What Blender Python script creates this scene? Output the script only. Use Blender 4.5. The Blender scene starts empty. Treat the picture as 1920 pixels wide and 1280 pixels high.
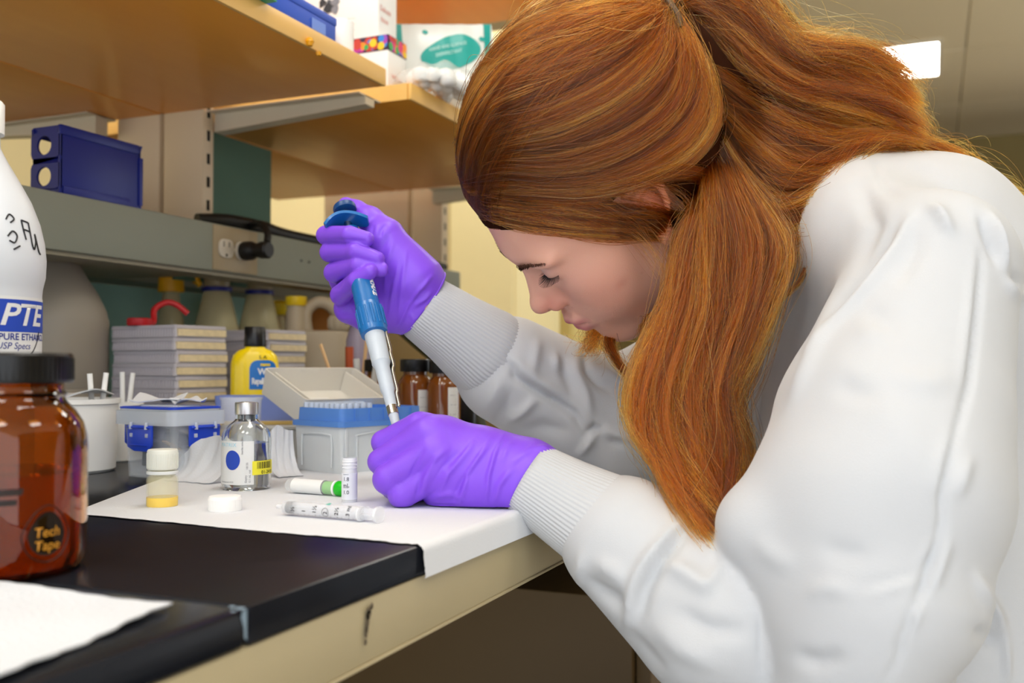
import bpy, bmesh, math, random
import numpy as np
from mathutils import Vector, Matrix, Euler

SC = bpy.context.scene
COL = SC.collection
R = math.radians
random.seed(7)
rng = np.random.default_rng(11)

# ---------------------------------------------------------------- camera, world, light, exposure
BENCH = 0.91                      # height of the worktop
FPX = 1867.0                      # 35 mm lens on a 36 mm wide frame, in pixels of 1920
YAW, PITCH = R(22.9), R(1.44)
CAM = Vector((0, 0, BENCH + 0.1125))
cd = bpy.data.cameras.new('camera'); cam = bpy.data.objects.new('camera', cd); COL.objects.link(cam)
cd.lens = 35.0; cd.sensor_width = 36.0; cd.clip_start = 0.02; cd.clip_end = 60
cam.location = CAM
cam.rotation_euler = (math.pi / 2 + PITCH, 0, YAW)
cd.dof.use_dof = True; cd.dof.focus_distance = 0.84; cd.dof.aperture_fstop = 6.3
SC.camera = cam
CR = cam.rotation_euler.to_matrix()
CRN = np.array(CR); CAMN = np.array(CAM)

w = bpy.data.worlds.new('world'); SC.world = w; w.use_nodes = True
w.node_tree.nodes['Background'].inputs[0].default_value = (0.92, 0.96, 1.0, 1)
w.node_tree.nodes['Background'].inputs[1].default_value = 1.65
SC.view_settings.view_transform = 'Standard'; SC.view_settings.look = 'None'
SC.view_settings.gamma = 1.0; SC.view_settings.use_curve_mapping = False
SC.view_settings.exposure = 0.36
try:
    SC.cycles.use_denoising = True
    SC.cycles.max_bounces = 10; SC.cycles.transparent_max_bounces = 16; SC.cycles.transmission_bounces = 10
except Exception: pass
LAMP = 9.5                       # strength of the ceiling panels

# ---------------------------------------------------------------- helpers
def P(px, py, d):
    """world point at a depth d along the lens axis, on the ray of a pixel of the 1920x1280 frame"""
    return CAM + CR @ Vector(((px - 960) / FPX * d, (640 - py) / FPX * d, -d))
def bench(px, py, z=BENCH):
    v = CR @ Vector(((px - 960) / FPX, (640 - py) / FPX, -1.0))
    return CAM + v * ((z - CAM.z) / v.z)
def onY(px, py, Y):
    v = CR @ Vector(((px - 960) / FPX, (640 - py) / FPX, -1.0)); return CAM + v * (Y / v.y)
def onX(px, py, X):
    v = CR @ Vector(((px - 960) / FPX, (640 - py) / FPX, -1.0)); return CAM + v * (X / v.x)
def srgb(r, g=None, b=None):
    if isinstance(r, str): r, g, b = int(r[0:2], 16), int(r[2:4], 16), int(r[4:6], 16)
    f = lambda c: (c / 255 / 12.92) if c <= 10 else ((c / 255 + 0.055) / 1.055) ** 2.4
    return (f(r), f(g), f(b), 1.0)

MATS = {}
def mat(name, color, rough=0.5, metal=0.0, trans=0.0, ior=1.45, alpha=1.0, vary=0.06, vscale=30.0, bump=0.0, bscale=200.0,
        coat=0.0, sss=0.0, emit=0.0, stretch=(1, 1, 1), spec=0.5, sheen=0.0, tint2=None):
    if name in MATS: return MATS[name]
    m = bpy.data.materials.new(name); m.use_nodes = True
    nt = m.node_tree; b = nt.nodes['Principled BSDF']
    c = srgb(color) if isinstance(color, str) else color
    tc = nt.nodes.new('ShaderNodeTexCoord'); mp = nt.nodes.new('ShaderNodeMapping'); mp.inputs['Scale'].default_value = stretch
    nt.links.new(tc.outputs['Object'], mp.inputs['Vector'])
    n = nt.nodes.new('ShaderNodeTexNoise'); n.inputs['Scale'].default_value = vscale; n.inputs['Detail'].default_value = 4
    nt.links.new(mp.outputs[0], n.inputs['Vector'])
    mx = nt.nodes.new('ShaderNodeMix'); mx.data_type = 'RGBA'
    c2 = srgb(tint2) if tint2 else tuple(min(1, x * (1 + vary)) for x in c[:3]) + (1,)
    c1 = c if tint2 else tuple(x * (1 - vary) for x in c[:3]) + (1,)
    mx.inputs[6].default_value = c1; mx.inputs[7].default_value = c2
    nt.links.new(n.outputs['Fac'], mx.inputs[0]); nt.links.new(mx.outputs[2], b.inputs['Base Color'])
    b.inputs['Roughness'].default_value = rough; b.inputs['Metallic'].default_value = metal
    b.inputs['Transmission Weight'].default_value = trans; b.inputs['IOR'].default_value = ior
    b.inputs['Alpha'].default_value = alpha; b.inputs['Coat Weight'].default_value = coat
    b.inputs['Specular IOR Level'].default_value = spec; b.inputs['Sheen Weight'].default_value = sheen
    if sss: b.inputs['Subsurface Weight'].default_value = sss; b.inputs['Subsurface Radius'].default_value = (1, .35, .2); b.inputs['Subsurface Scale'].default_value = .006
    if emit: b.inputs['Emission Color'].default_value = c; b.inputs['Emission Strength'].default_value = emit
    if bump:
        n2 = nt.nodes.new('ShaderNodeTexNoise'); n2.inputs['Scale'].default_value = bscale; n2.inputs['Detail'].default_value = 3
        nt.links.new(mp.outputs[0], n2.inputs['Vector'])
        bp = nt.nodes.new('ShaderNodeBump'); bp.inputs['Strength'].default_value = bump; bp.inputs['Distance'].default_value = 0.002
        nt.links.new(n2.outputs['Fac'], bp.inputs['Height']); nt.links.new(bp.outputs[0], b.inputs['Normal'])
    MATS[name] = m
    return m

def link(name, me, m=None, parent=None, loc=None, rot=None):
    o = bpy.data.objects.new(name, me); COL.objects.link(o)
    if m is not None and me is not None: me.materials.append(m)
    if parent is not None: o.parent = parent
    if loc is not None: o.location = loc
    if rot is not None: o.rotation_euler = rot
    return o
def tag(o, label, cat, group=None):
    o['label'] = label; o['category'] = cat
    if group: o['group'] = group
    return o
def thing(name, label, cat, loc=(0, 0, 0), rz=0.0, group=None, rot=None):
    o = bpy.data.objects.new(name, None); COL.objects.link(o); o.location = loc
    o.rotation_euler = rot if rot is not None else (0, 0, rz)
    o.empty_display_size = 0.02
    return tag(o, label, cat, group)
def struct(name, me, m=None, parent=None):
    o = link(name, me, m, parent)
    if parent is None: o['kind'] = 'structure'
    return o
def mesh_from(name, verts, faces, smooth=True):
    me = bpy.data.meshes.new(name); me.from_pydata([tuple(v) for v in verts], [], [tuple(f) for f in faces]); me.update()
    if smooth: me.polygons.foreach_set('use_smooth', [True] * len(me.polygons))
    return me
def bm_mesh(bm, name='m', smooth=False, angle=None):
    me = bpy.data.meshes.new(name); bmesh.ops.recalc_face_normals(bm, faces=bm.faces); bm.to_mesh(me); bm.free()
    if smooth:
        me.polygons.foreach_set('use_smooth', [True] * len(me.polygons))
        if angle: me.set_sharp_from_angle(angle=angle)
    return me
def add_box(bm, x0, x1, y0, y1, z0, z1, bev=0.0, seg=2):
    r = bmesh.ops.create_cube(bm, size=1.0)
    for v in r['verts']:
        v.co = Vector(((x0 + x1) / 2 + v.co.x * (x1 - x0), (y0 + y1) / 2 + v.co.y * (y1 - y0), (z0 + z1) / 2 + v.co.z * (z1 - z0)))
    if bev:
        es = list({e for v in r['verts'] for e in v.link_edges})
        bmesh.ops.bevel(bm, geom=es, offset=bev, segments=seg, affect='EDGES', profile=0.5)
def box(x0, x1, y0, y1, z0, z1, bev=0.0, seg=2):
    bm = bmesh.new(); add_box(bm, x0, x1, y0, y1, z0, z1, bev, seg); return bm_mesh(bm, 'box', bool(bev), R(40))
def lathe(prof, n=48, close=True):
    """surface of revolution of (radius, z) pairs; radius 0 at an end closes it"""
    vs, fs, idx = [], [], []
    for r, z in prof:
        if r <= 1e-7: idx.append([len(vs)]); vs.append((0, 0, z))
        else:
            idx.append(list(range(len(vs), len(vs) + n)))
            vs += [(r * math.cos(2 * math.pi * k / n), r * math.sin(2 * math.pi * k / n), z) for k in range(n)]
    for a, b in zip(idx[:-1], idx[1:]):
        for k in range(n):
            k2 = (k + 1) % n
            if len(a) == 1 and len(b) == 1: continue
            if len(a) == 1: fs.append((a[0], b[k2], b[k]))
            elif len(b) == 1: fs.append((a[k], a[k2], b[0]))
            else: fs.append((a[k], a[k2], b[k2], b[k]))
    me = mesh_from('lathe', vs, fs)
    bm = bmesh.new(); bm.from_mesh(me); bmesh.ops.recalc_face_normals(bm, faces=bm.faces); bm.to_mesh(me); bm.free()
    me.set_sharp_from_angle(angle=R(38)); return me
def catmull(pts, n):
    p = np.asarray(pts, float); k = len(p)
    if k == 2: t = np.linspace(0, 1, n)[:, None]; return p[0] * (1 - t) + p[1] * t
    q = np.vstack([2 * p[0] - p[1], p, 2 * p[-1] - p[-2]])
    s = np.linspace(0, k - 1, n); i = np.minimum(s.astype(int), k - 2); t = (s - i)[:, None]
    a, b, c, d = q[i], q[i + 1], q[i + 2], q[i + 3]
    return 0.5 * (2 * b + (c - a) * t + (2 * a - 5 * b + 4 * c - d) * t ** 2 + (3 * b - a - 3 * c + d) * t ** 3)
def tube(pts, rad, n=10, seg=None, caps=True):
    p = catmull(pts, seg) if seg else np.asarray([tuple(v) for v in pts], float)
    m = len(p); rad = np.interp(np.linspace(0, 1, m), np.linspace(0, 1, len(rad)), rad) if hasattr(rad, '__len__') else np.full(m, rad)
    t = np.gradient(p, axis=0); t /= np.linalg.norm(t, axis=1)[:, None] + 1e-12
    u = np.cross(t[0], (0, 0, 1.0)) if abs(t[0][2]) < .9 else np.cross(t[0], (1.0, 0, 0)); u /= np.linalg.norm(u)
    vs, fs = [], []
    for i in range(m):
        u = u - t[i] * u.dot(t[i]); u /= np.linalg.norm(u); v = np.cross(t[i], u)
        for k in range(n):
            a = 2 * math.pi * k / n; vs.append(p[i] + rad[i] * (u * math.cos(a) + v * math.sin(a)))
    for i in range(m - 1):
        for k in range(n): fs.append((i * n + k, i * n + (k + 1) % n, (i + 1) * n + (k + 1) % n, (i + 1) * n + k))
    if caps: fs.append(tuple(range(n))[::-1]); fs.append(tuple((m - 1) * n + k for k in range(n)))
    me = mesh_from('tube', vs, fs); me.set_sharp_from_angle(angle=R(50)); return me
def prism(poly, z0, z1, bev=0.0):
    bm = bmesh.new(); vs = [bm.verts.new((x, y, z0)) for x, y in poly]; f = bm.faces.new(vs)
    r = bmesh.ops.extrude_face_region(bm, geom=[f])
    for v in r['geom']:
        if isinstance(v, bmesh.types.BMVert): v.co.z = z1
    if bev: bmesh.ops.bevel(bm, geom=list(bm.edges), offset=bev, segments=2, affect='EDGES', profile=.5)
    return bm_mesh(bm, 'prism', bool(bev), R(40))
def rrect(x0, x1, y0, y1, r, n=5):
    out = []
    for cx, cy, a0 in ((x1 - r, y1 - r, 0), (x0 + r, y1 - r, 90), (x0 + r, y0 + r, 180), (x1 - r, y0 + r, 270)):
        for k in range(n + 1):
            a = R(a0 + 90 * k / n); out.append((cx + r * math.cos(a), cy + r * math.sin(a)))
    return out
def text_mesh(s, size, shear=0.0, bold=0.0, align='LEFT', spacing=1.0, xs=1.0):
    c = bpy.data.curves.new('txt', 'FONT'); c.body = s; c.size = size; c.shear = shear; c.offset = bold; c.align_x = align
    c.space_character = spacing; c.resolution_u = 3; c.extrude = 0.0; c.fill_mode = 'FRONT'
    o = bpy.data.objects.new('txt', c); COL.objects.link(o)
    dg = bpy.context.evaluated_depsgraph_get(); me = bpy.data.meshes.new_from_object(o.evaluated_get(dg))
    bpy.data.objects.remove(o); bpy.data.curves.remove(c)
    for v in me.vertices: v.co.x *= xs
    return me
def dense(me, cuts=3):
    bm = bmesh.new(); bm.from_mesh(me); bmesh.ops.triangulate(bm, faces=list(bm.faces))
    for _ in range(cuts): bmesh.ops.subdivide_edges(bm, edges=[e for e in bm.edges if e.calc_length() > .002], cuts=1)
    bmesh.ops.triangulate(bm, faces=list(bm.faces)); bm.to_mesh(me); bm.free(); return me
def warp(me, fn):
    for v in me.vertices: v.co = Vector(fn(v.co.x, v.co.y))
    me.update(); return me
def cyl_map(r, a0, z0, cx=0, cy=0):
    """text x runs along the arc (left to right as seen from outside), y upwards"""
    return lambda x, y: (cx + r * math.cos(a0 + x / r), cy + r * math.sin(a0 + x / r), z0 + y)
def quad_grid(nx, ny, fn, two=False):
    vs = [fn(i / nx, j / ny) for j in range(ny + 1) for i in range(nx + 1)]
    fs = [(j * (nx + 1) + i, j * (nx + 1) + i + 1, (j + 1) * (nx + 1) + i + 1, (j + 1) * (nx + 1) + i) for j in range(ny) for i in range(nx)]
    return mesh_from('grid', vs, fs)
def solid(me, t):
    """give an open sheet a thickness t (downwards along its normals)"""
    bm = bmesh.new(); bm.from_mesh(me); bm.normal_update()
    bmesh.ops.solidify(bm, geom=list(bm.faces), thickness=t); bm.to_mesh(me); bm.free()
    me.polygons.foreach_set('use_smooth', [True] * len(me.polygons)); me.set_sharp_from_angle(angle=R(60)); return me
def joinm(*mes):
    bm = bmesh.new()
    for m in mes: bm.from_mesh(m)
    me = bpy.data.meshes.new('j'); bm.to_mesh(me); bm.free(); return me
def moved(me, M):
    me.transform(M); return me
def copy_tree(o, parent=None):
    c = o.copy(); COL.objects.link(c)
    if parent is not None: c.parent = parent
    for ch in list(o.children): copy_tree(ch, c)
    return c
# ================================================================ the setting
CEIL = CAM.z + 1.72
M_floor = mat('floor_vinyl', 'b5ab97', .35, vary=.12, vscale=14)
M_ceil = mat('ceiling_tile', 'd3c3a0', .9, vary=.05, vscale=60, bump=.3, bscale=300)
M_grid = mat('ceiling_grid', 'a3977c', .6)
M_wall = mat('cream_wall', 'eedca8', .7, vary=.03, vscale=4)
M_wall2 = mat('olive_far_wall', '857548', .8, vary=.08, vscale=3)
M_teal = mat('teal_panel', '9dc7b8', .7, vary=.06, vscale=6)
M_tan = mat('tan_upright', 'd8c4a4', .5, vary=.05, vscale=8)
M_dark = mat('dark_recess', '16130f', .9)
M_lamp = mat('lamp_diffuser', (1.0, .97, .90, 1), .5, emit=LAMP, vary=0)
M_shelf = mat('maple_shelf', 'f6ab3c', .42, stretch=(7, .6, 7), vscale=5, tint2='ec9a2c', coat=.1)
M_edge = mat('maple_shelf_edge', 'edbf6e', .4, stretch=(7, .5, 7), vscale=6, tint2='e2b05a')
M_metal = mat('painted_bracket', 'cfc4ad', .4, vary=.04)
M_race = mat('raceway_grey', '85887a', .55, vary=.04, vscale=12)
M_slab = mat('black_worktop', '17191f', .2, vary=.25, vscale=35, bump=.03, bscale=90, spec=.2)
M_rail = mat('cream_rail', 'ad9f7e', .42, vary=.05, vscale=9)
M_cab = mat('brown_cabinet', '6a5331', .6, vary=.08, vscale=6)

struct('floor', box(-6, 2.4, -.4, 8.2, -.05, 0), M_floor)
cl = struct('ceiling', box(-6, 2.5, -1.4, 8.2, CEIL + .02, CEIL + .1), M_grid)
tile_me = box(-.608, .608, -.608, .608, 0, .02, .004, 1); tile_me.materials.append(M_ceil)
for i in range(-3, 3):
    for j in range(-1, 7):
        o = link('tile', tile_me, None, cl, (-.17 + .96 + i * 1.22, .4 + j * 1.22, CEIL))
struct('wall_far', box(-6, 2.5, 8.2, 8.3, 0, CEIL + .1), M_wall2)
struct('light_block_right', box(1.9, 2.0, -.4, 3.2, 0, 2.2), M_wall2)  # unseen screen added to keep ambient light off the near sleeve
struct('wall_left', box(-4.1, -4.0, -3, 8.2, 0, CEIL + .1), M_wall)
k = 0
LAMPS = [(-.17, 5.97, 'white square ceiling light panel glowing on the tan ceiling'), (-.17, 3.2, 'ceiling light panel over the aisle, one further than the person'),
         (-.17, .9, 'ceiling light panel straight above the seated person'), (-.17, -.75, 'added unseen fill light panel above the camera'),  # the panel above the camera is added as frontal fill
         (-1.1, .1, 'added unseen fill light panel over the nearer wooden shelf'), (-1.1, 2.5, 'added unseen fill light panel over the bench island beyond the shelves'),  # island row added to brighten the face and the far sleeve
         (-2.6, .9, 'added unseen fill light panel in the aisle beyond the island, nearer one'), (-2.6, 3.2, 'added unseen fill light panel in the aisle beyond the island, farther one'),  # row added to brighten the background beyond the island
         (-1.1, -1.0, 'added unseen fill light panel over the near end of the shelves'), (.7, -.75, 'added unseen fill light panel in the aisle beside the camera'),  # two more panels added for light from the front
         (1.5, .9, 'ceiling light panel behind the seated person, nearer one'), (1.5, 3.2, 'ceiling light panel behind the seated person, farther one')]
for lx, ly, lab_ in LAMPS:
    if True:
        t = thing('ceiling_light', lab_, 'light', (lx, ly, CEIL - .012), 0, 'ceiling light panels')
        bm = bmesh.new()
        for a in ((-.235, .235, -.34, -.32), (-.235, .235, .32, .34), (-.235, -.215, -.32, .32), (.215, .235, -.32, .32)):
            add_box(bm, *a, -.008, .012)
        link('frame', bm_mesh(bm), M_metal, t)
        link('diffuser', box(-.215, .215, -.32, .32, -.004, .01), M_lamp, t)

# tall cream cupboard with pale doors beyond the island, seen past the second shelf
def cupboard(name, label, x0, x1, y0, y1, z1, m, split=2):
    t = thing(name, label, 'cupboard', ((x0 + x1) / 2, (y0 + y1) / 2, 0))
    hx, hy = (x1 - x0) / 2, (y1 - y0) / 2
    link('body', box(-hx, hx, -hy, hy, 0, z1, .004), m, t)
    wd = 2 * hx / split
    for k in range(split):
        d = link('door', box(-hx + k * wd + .006, -hx + (k + 1) * wd - .006, -hy - .018, -hy - .001, .1, z1 - .02, .003), m, t)
        hxk = -hx + (k + .5) * wd + (wd * .38 if k % 2 == 0 else -wd * .38)
        link('handle', box(hxk - .006, hxk + .006, -hy - .04, -hy - .018, 1.0, 1.14, .003), M_metal, d)
    return t
a = onY(505, 500, 3.3); b = onY(790, 500, 3.3)
cupboard('cupboard', 'tall cream cupboard glimpsed under the further wooden shelf', a.x, b.x, 3.3, 3.7, 2.0, M_wall)
a = onY(846, 500, 2.9); b = onY(968, 500, 2.9)
cupboard('cupboard', 'tall pale yellow cupboard between the purple-gloved hand holding the pipette and the face', a.x, b.x, 2.9, 3.3, 2.1, mat('pale_yellow', 'efdfaa', .6, vary=.02), 1)
a = onY(975, 500, 3.6); b = onY(1075, 500, 3.6)
cupboard('cupboard', 'yellowish cupboard behind the chin and hanging hair', a.x, b.x, 3.6, 4.0, 2.0, mat('straw', 'cdb873', .6, vary=.02), 1)
# dark low cabinet run at the far end behind the shoulder
cupboard('cupboard', 'dark olive far cabinet behind the shoulder', .9, 2.35, 7.4, 7.9, CAM.z + 1.25, mat('olive_dark', '63542c', .7, vary=.1, vscale=4), 2)
a = onY(1893, 372, 6.6)
t = tag(link('carton', box(a.x - .02, a.x + .5, 6.6, 6.8, CAM.z + .78, CAM.z + 1.02, .006), mat('orange_carton', 'b5752c', .6)), 'blurred orange carton behind the bent back', 'box')
t = tag(link('counter', box(a.x - .6, 2.35, 6.4, 7.18, 0, CAM.z + .775, .01), mat('olive_counter', '6f5c2c', .6)), 'olive counter at the far end of the room', 'counter')

# ---------------------------------------------------------------- bench
XE, XC = -.297, -1.095
YS = .3865
tag(link('worktop', box(-2.0, XE, YS, 2.6, BENCH - .019, BENCH, .0022), M_slab), 'black worktop slab carrying the white paper and vials', 'worktop')
tag(link('worktop', box(-2.0, XE, -1.2, YS - .0025, BENCH - .019, BENCH, .0035), M_slab), 'nearer black worktop slab with chipped end under the paper towel', 'worktop')
rail = thing('bench_frame', 'cream metal bench rail under the black worktop edge', 'bench', (0, 0, 0))
link('front_rail', box(-.34, XE - .0015, -1.2, 2.6, BENCH - .0565, BENCH - .0195, .0015), M_rail, rail)
link('rail_lip', box(-.335, XE - .0005, -1.2, 2.6, BENCH - .0585, BENCH - .0562, .0008), M_rail, rail)
for y in (-1.1, 2.5):
    link('leg', box(-.40, -.342, y, y + .06, 0, BENCH - .0195, .003), M_rail, rail)
# scuff on the rail: a thin smear of black rubber
a = onX(690, 1165, XE + .0005)
sm = []
def blob(cx, cy, rx, rz, seed):
    rr = random.Random(seed); n = 14
    return [(XE + .0002, a.y + cx + rx * math.cos(2 * math.pi * k / n) * rr.uniform(.6, 1.2), a.z + cy + rz * math.sin(2 * math.pi * k / n) * rr.uniform(.6, 1.2)) for k in range(n)]
vs, fs = [], []
for q, (cx, cy, rx, rz) in enumerate(((.0, .0, .002, .006), (.002, .006, .0035, .0022), (-.0015, -.006, .0016, .004), (.005, .0075, .0015, .0022), (-.002, -.011, .0018, .002), (.001, .003, .003, .003))):
    b_ = blob(cx, cy, rx, rz, q); fs.append(tuple(range(len(vs), len(vs) + len(b_)))); vs += b_
link('scuff', mesh_from('scuff', vs, fs, False), mat('rubber_scuff', '5a4f3f', .8, vary=.3, vscale=900), rail)
# cabinets below
cab = thing('base_cabinet', 'dark brown base cabinet beside the knee space under the bench', 'cabinet', (0, 0, 0))
link('body', box(-1.06, -.36, 1.25, 2.05, .1, BENCH - .187, .003), M_cab, cab)
link('door', box(-.358, -.338, 1.26, 1.65, .12, BENCH - .2, .003), M_cab, cab)
link('door', box(-.358, -.338, 1.66, 2.04, .12, BENCH - .2, .003), M_cab, cab)
link('plinth', box(-1.06, -.42, 1.27, 2.03, 0, .1), M_dark, cab)
struct('bench_back_light_block', box(-1.12, -1.07, -1.2, 2.6, 0, BENCH - .02), M_dark)  # added panel, keeps bright world light out from under the bench
struct('trim_knee_space', box(-1.07, -.42, 2.06, 2.1, 0, BENCH - .02), M_dark)

# ---------------------------------------------------------------- shelves, uprights, brackets, raceway
ZS = CAM.z + .39
def shelf(label, y0, y1, z, x0, x1):
    t = thing('wooden_shelf', label, 'shelf', ((x0 + x1) / 2, (y0 + y1) / 2, z), 0, 'wooden shelves over the island bench')
    hx, hy = (x1 - x0) / 2, (y1 - y0) / 2; c = XC - (x0 + x1) / 2
    link('board', box(c + .002, hx - .006, -hy, hy, 0, .024, .0012), M_shelf, t)
    link('board', box(-hx + .006, c - .002, -hy, hy, 0, .024, .0012), M_shelf, t)
    link('edge_band', box(hx - .0058, hx, -hy, hy, -.0003, .0243, .001), M_edge, t)
    link('edge_band', box(-hx, -hx + .0058, -hy, hy, -.0003, .0243, .001), M_edge, t)
    link('end_band', box(-hx + .006, hx - .006, -hy - .0012, -hy, 0, .024), M_edge, t)
    return t
shelf('nearer maple shelf across the top, seen from below', -.6, 1.2, ZS, -1.44, -.697)
shelf('further maple shelf above the pipette, its end towards the nearer shelf', 1.272, 1.93, ZS, -1.41, -.697)
shelf('upper maple shelf above the wipes pack, seen from below', 1.272, 1.93, CAM.z + .735, -1.41, -.697)
bracket_later = True
def upright(x0, x1, y0, y1, face, label, grp='slotted uprights of the bench island', z0=None):
    z0 = CAM.z + .138 + .0697 if z0 is None else z0
    t = thing('slotted_upright', label, 'upright', ((x0 + x1) / 2, (y0 + y1) / 2, z0), 0, grp)
    hx, hy = (x1 - x0) / 2, (y1 - y0) / 2; H = CAM.z + .85 - z0
    link('post', box(-hx, hx, -hy, hy, 0, H, .002), M_tan, t)
    bm = bmesh.new()
    sx = hx if face > 0 else -hx
    for k in range(int(H / .0355) - 1):
        z = .03 + k * .0355
        add_box(bm, sx - .0006, sx + .0006, -.0032, .0032, z, z + .016)
    s = link('slot', bm_mesh(bm), M_dark, t); s['kind'] = 'stuff'
    return t
upright(-1.092, -1.016, 1.2005, 1.226, 1, 'tan slotted upright at the gap between the two shelves')
upright(-1.185, -1.100, 1.2005, 1.226, -1, 'tan upright behind the slotted one, next to the blue rack')
upright(-1.092, -1.016, 2.0, 2.03, 1, 'tan slotted upright beyond the further shelf, right of the thumb', z0=BENCH + .001)
upright(-1.330, -1.103, 2.0, 2.03, -1, 'broad tan upright beyond the further shelf, behind the thumb', z0=BENCH + .001)
def bracket(x0, x1, y, z, label, mirror=False):
    t = thing('shelf_bracket', label, 'bracket', (x0, y, z), 0, 'shelf brackets')
    L = x1 - x0
    me = mesh_from('br', [(0, -.012, -.030), (0, .012, -.030), (L, -.012, -.014), (L, .012, -.014), (0, -.012, -.001), (0, .012, -.001), (L, -.012, -.001), (L, .012, -.001)],
                   [(0, 1, 3, 2), (4, 6, 7, 5), (0, 2, 6, 4), (1, 5, 7, 3), (0, 4, 5, 1), (2, 3, 7, 6)], False)
    link('arm', me, M_metal, t)
    link('flange', box(min(0, L), max(0, L), -.03, .03, -.0024, -.0004), M_metal, t)
    for f in (.25, .75): link('screw', moved(lathe([(0, -.004), (.004, -.004), (.0045, -.002), (0, -.002)], 10), Matrix.Translation((L * f, .022, 0))), M_metal, t)
    return t
bracket(-1.014, -.745, 1.236, ZS, 'cream bracket arm under the gap between the two shelves')
bracket(-1.187, -1.42, 1.17, ZS, 'cream bracket under the nearer shelf above the blue rack')
bracket(-1.014, -.745, 1.96, ZS, 'bracket at the far end of the further shelf')
bracket(-1.014, -.745, 1.245, CAM.z + .735, 'bracket under the upper shelf, behind the stacked cartons')

rw = thing('raceway', 'grey metal cable raceway running along the bench island', 'raceway', (0, 0, CAM.z + .138))
link('channel', box(-1.014, -.955, -.9, 1.97, 0, .0695, .0025), M_race, rw)
link('base_strip', box(-1.012, -.962, -.9, 1.97, -.005, 0), mat('raceway_base', '8f866f', .5), rw)
link('outlet_plate', box(-.956, -.9535, 1.151, 1.253, .002, .0675, .001), mat('tan_plate', '9c8a6a', .45), rw)
op = rw.children[-1]
link('cross_bearer', box(-1.19, -1.0142, 1.198, 1.23, .0600, .0694, .001), M_race, rw)
for cy in (1.178, 1.216):
    pl = link('socket', moved(prism(rrect(-.0135, .0135, -.017, .017, .011), 0, .002, .0004), Matrix.Translation((-.9535, cy, .035)) @ Matrix.Rotation(R(90), 4, 'Y')), mat('socket_white', 'c9c0b0', .4), op)
    bm = bmesh.new()
    add_box(bm, -.9518, -.9513, cy - .007, cy - .0052, .037, .045); add_box(bm, -.9518, -.9513, cy + .005, cy + .0068, .037, .045)
    add_box(bm, -.9518, -.9513, cy - .002, cy + .002, .023, .027)
    link('screw', moved(lathe([(0, 0), (.0025, 0), (.0025, .001), (0, .001)], 10), Matrix.Translation((-.9535, cy + .019, .035)) @ Matrix.Rotation(R(90), 4, 'Y')), M_metal, op)
    pl2 = bm_mesh(bm); pl.data = joinm(pl.data, pl2); pl.data.materials.append(MATS['socket_white']); pl.data.materials.append(M_dark)
    for p_ in list(pl.data.polygons)[-18:]: p_.material_index = 1
bm = bmesh.new()
for y in (1.37, 1.392):
    link('screw', moved(lathe([(0, 0), (.0026, 0), (.002, .0012), (0, .0012)], 10), Matrix.Translation((-.955, y, .036)) @ Matrix.Rotation(R(90), 4, 'Y')), mat('screw_dark', '4a4a44', .4, .6), rw)
# black plug and its cable
pg = thing('power_plug', 'black plug pushed into the right socket of the raceway outlet', 'plug', (-.951, 1.216, CAM.z + .138 + .035))
M_blk = mat('black_rubber', '12100e', .5)
link('plug_body', moved(lathe([(0, 0), (.0135, 0), (.0145, .004), (.0140, .016), (.0115, .02), (.0105, .026), (.0125, .032), (.0132, .044), (.011, .047), (0, .0475)], 24), Matrix.Rotation(R(90), 4, 'Y')), M_blk, pg)
link('cord', tube([(.040, .004, .012), (.036, .010, .026), (.02, .018, .040), (-.0, .03, .044), (-.03, .05, .0445)], .0055, 8, 24), M_blk, pg)
# the bundle of black cable lying on top of the raceway
zr = CAM.z + .138 + .0695
tag(link('cable', tube([(-1.0, 1.17, zr + .010), (-.985, 1.22, zr + .0125), (-.982, 1.3, zr + .0125), (-.985, 1.38, zr + .0105), (-.985, 1.6, zr + .0105), (-.985, 1.8, zr + .0105), (-.985, 1.95, zr + .0105)], [.009, .0115, .012, .0095, .0095, .0095, .009], 10, 50), M_blk),
    'thick black cable lying along the top of the raceway', 'cable')
tag(link('hanging_cable', tube([(-1.5, 3.25, CEIL), (-1.5, 3.25, 1.4), (-1.49, 3.25, 1.2), (-1.5, 3.25, .93)], .008, 8, 20), mat('grey_cable', '8d8058', .6)), 'thin cable hanging before the cream cupboard', 'cable')
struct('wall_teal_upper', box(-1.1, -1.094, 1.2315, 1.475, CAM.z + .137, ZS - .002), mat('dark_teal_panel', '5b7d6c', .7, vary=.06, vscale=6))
# ================================================================ things on the shelves and on the bench
M_clear = mat('clear_glass', (.96, .98, .98, 1), .01, trans=1.0, ior=1.45, vary=0)
M_thin = mat('thin_clear_plastic', (.90, .93, .96, 1), .12, alpha=.22, vary=0, spec=.8)
M_frost = mat('frosted_plastic', (.86, .89, .90, 1), .38, alpha=.62, vary=.02, spec=.5)
M_frost2 = mat('milky_plastic', (.80, .83, .84, 1), .45, alpha=.88, vary=.02)
M_amber = mat('amber_glass', (.56, .22, .024, 1), .02, trans=1.0, ior=1.5, vary=0)
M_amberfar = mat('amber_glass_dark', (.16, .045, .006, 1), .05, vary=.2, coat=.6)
M_white = mat('white_plastic', (.90, .90, .89, 1), .35, vary=.02)
M_paper = mat('white_paper', (.64, .66, .70, 1), .85, vary=.015, vscale=20, bump=.12, bscale=600)
M_blackcap = mat('black_cap', '0f0f11', .32, vary=.1)
M_label = mat('label_white', (.76, .77, .77, 1), .5, vary=.01)
M_ink = mat('ink_black', '141418', .6)
M_inkblue = mat('ink_blue', '1c2f8c', .5)
M_blue = mat('blue_print', '2348b5', .45)
M_yell = mat('yellow_plastic', 'f5d400', .3, vary=.03, coat=.2)
M_green = mat('green_cap', '17b81e', .35, vary=.05)
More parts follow.
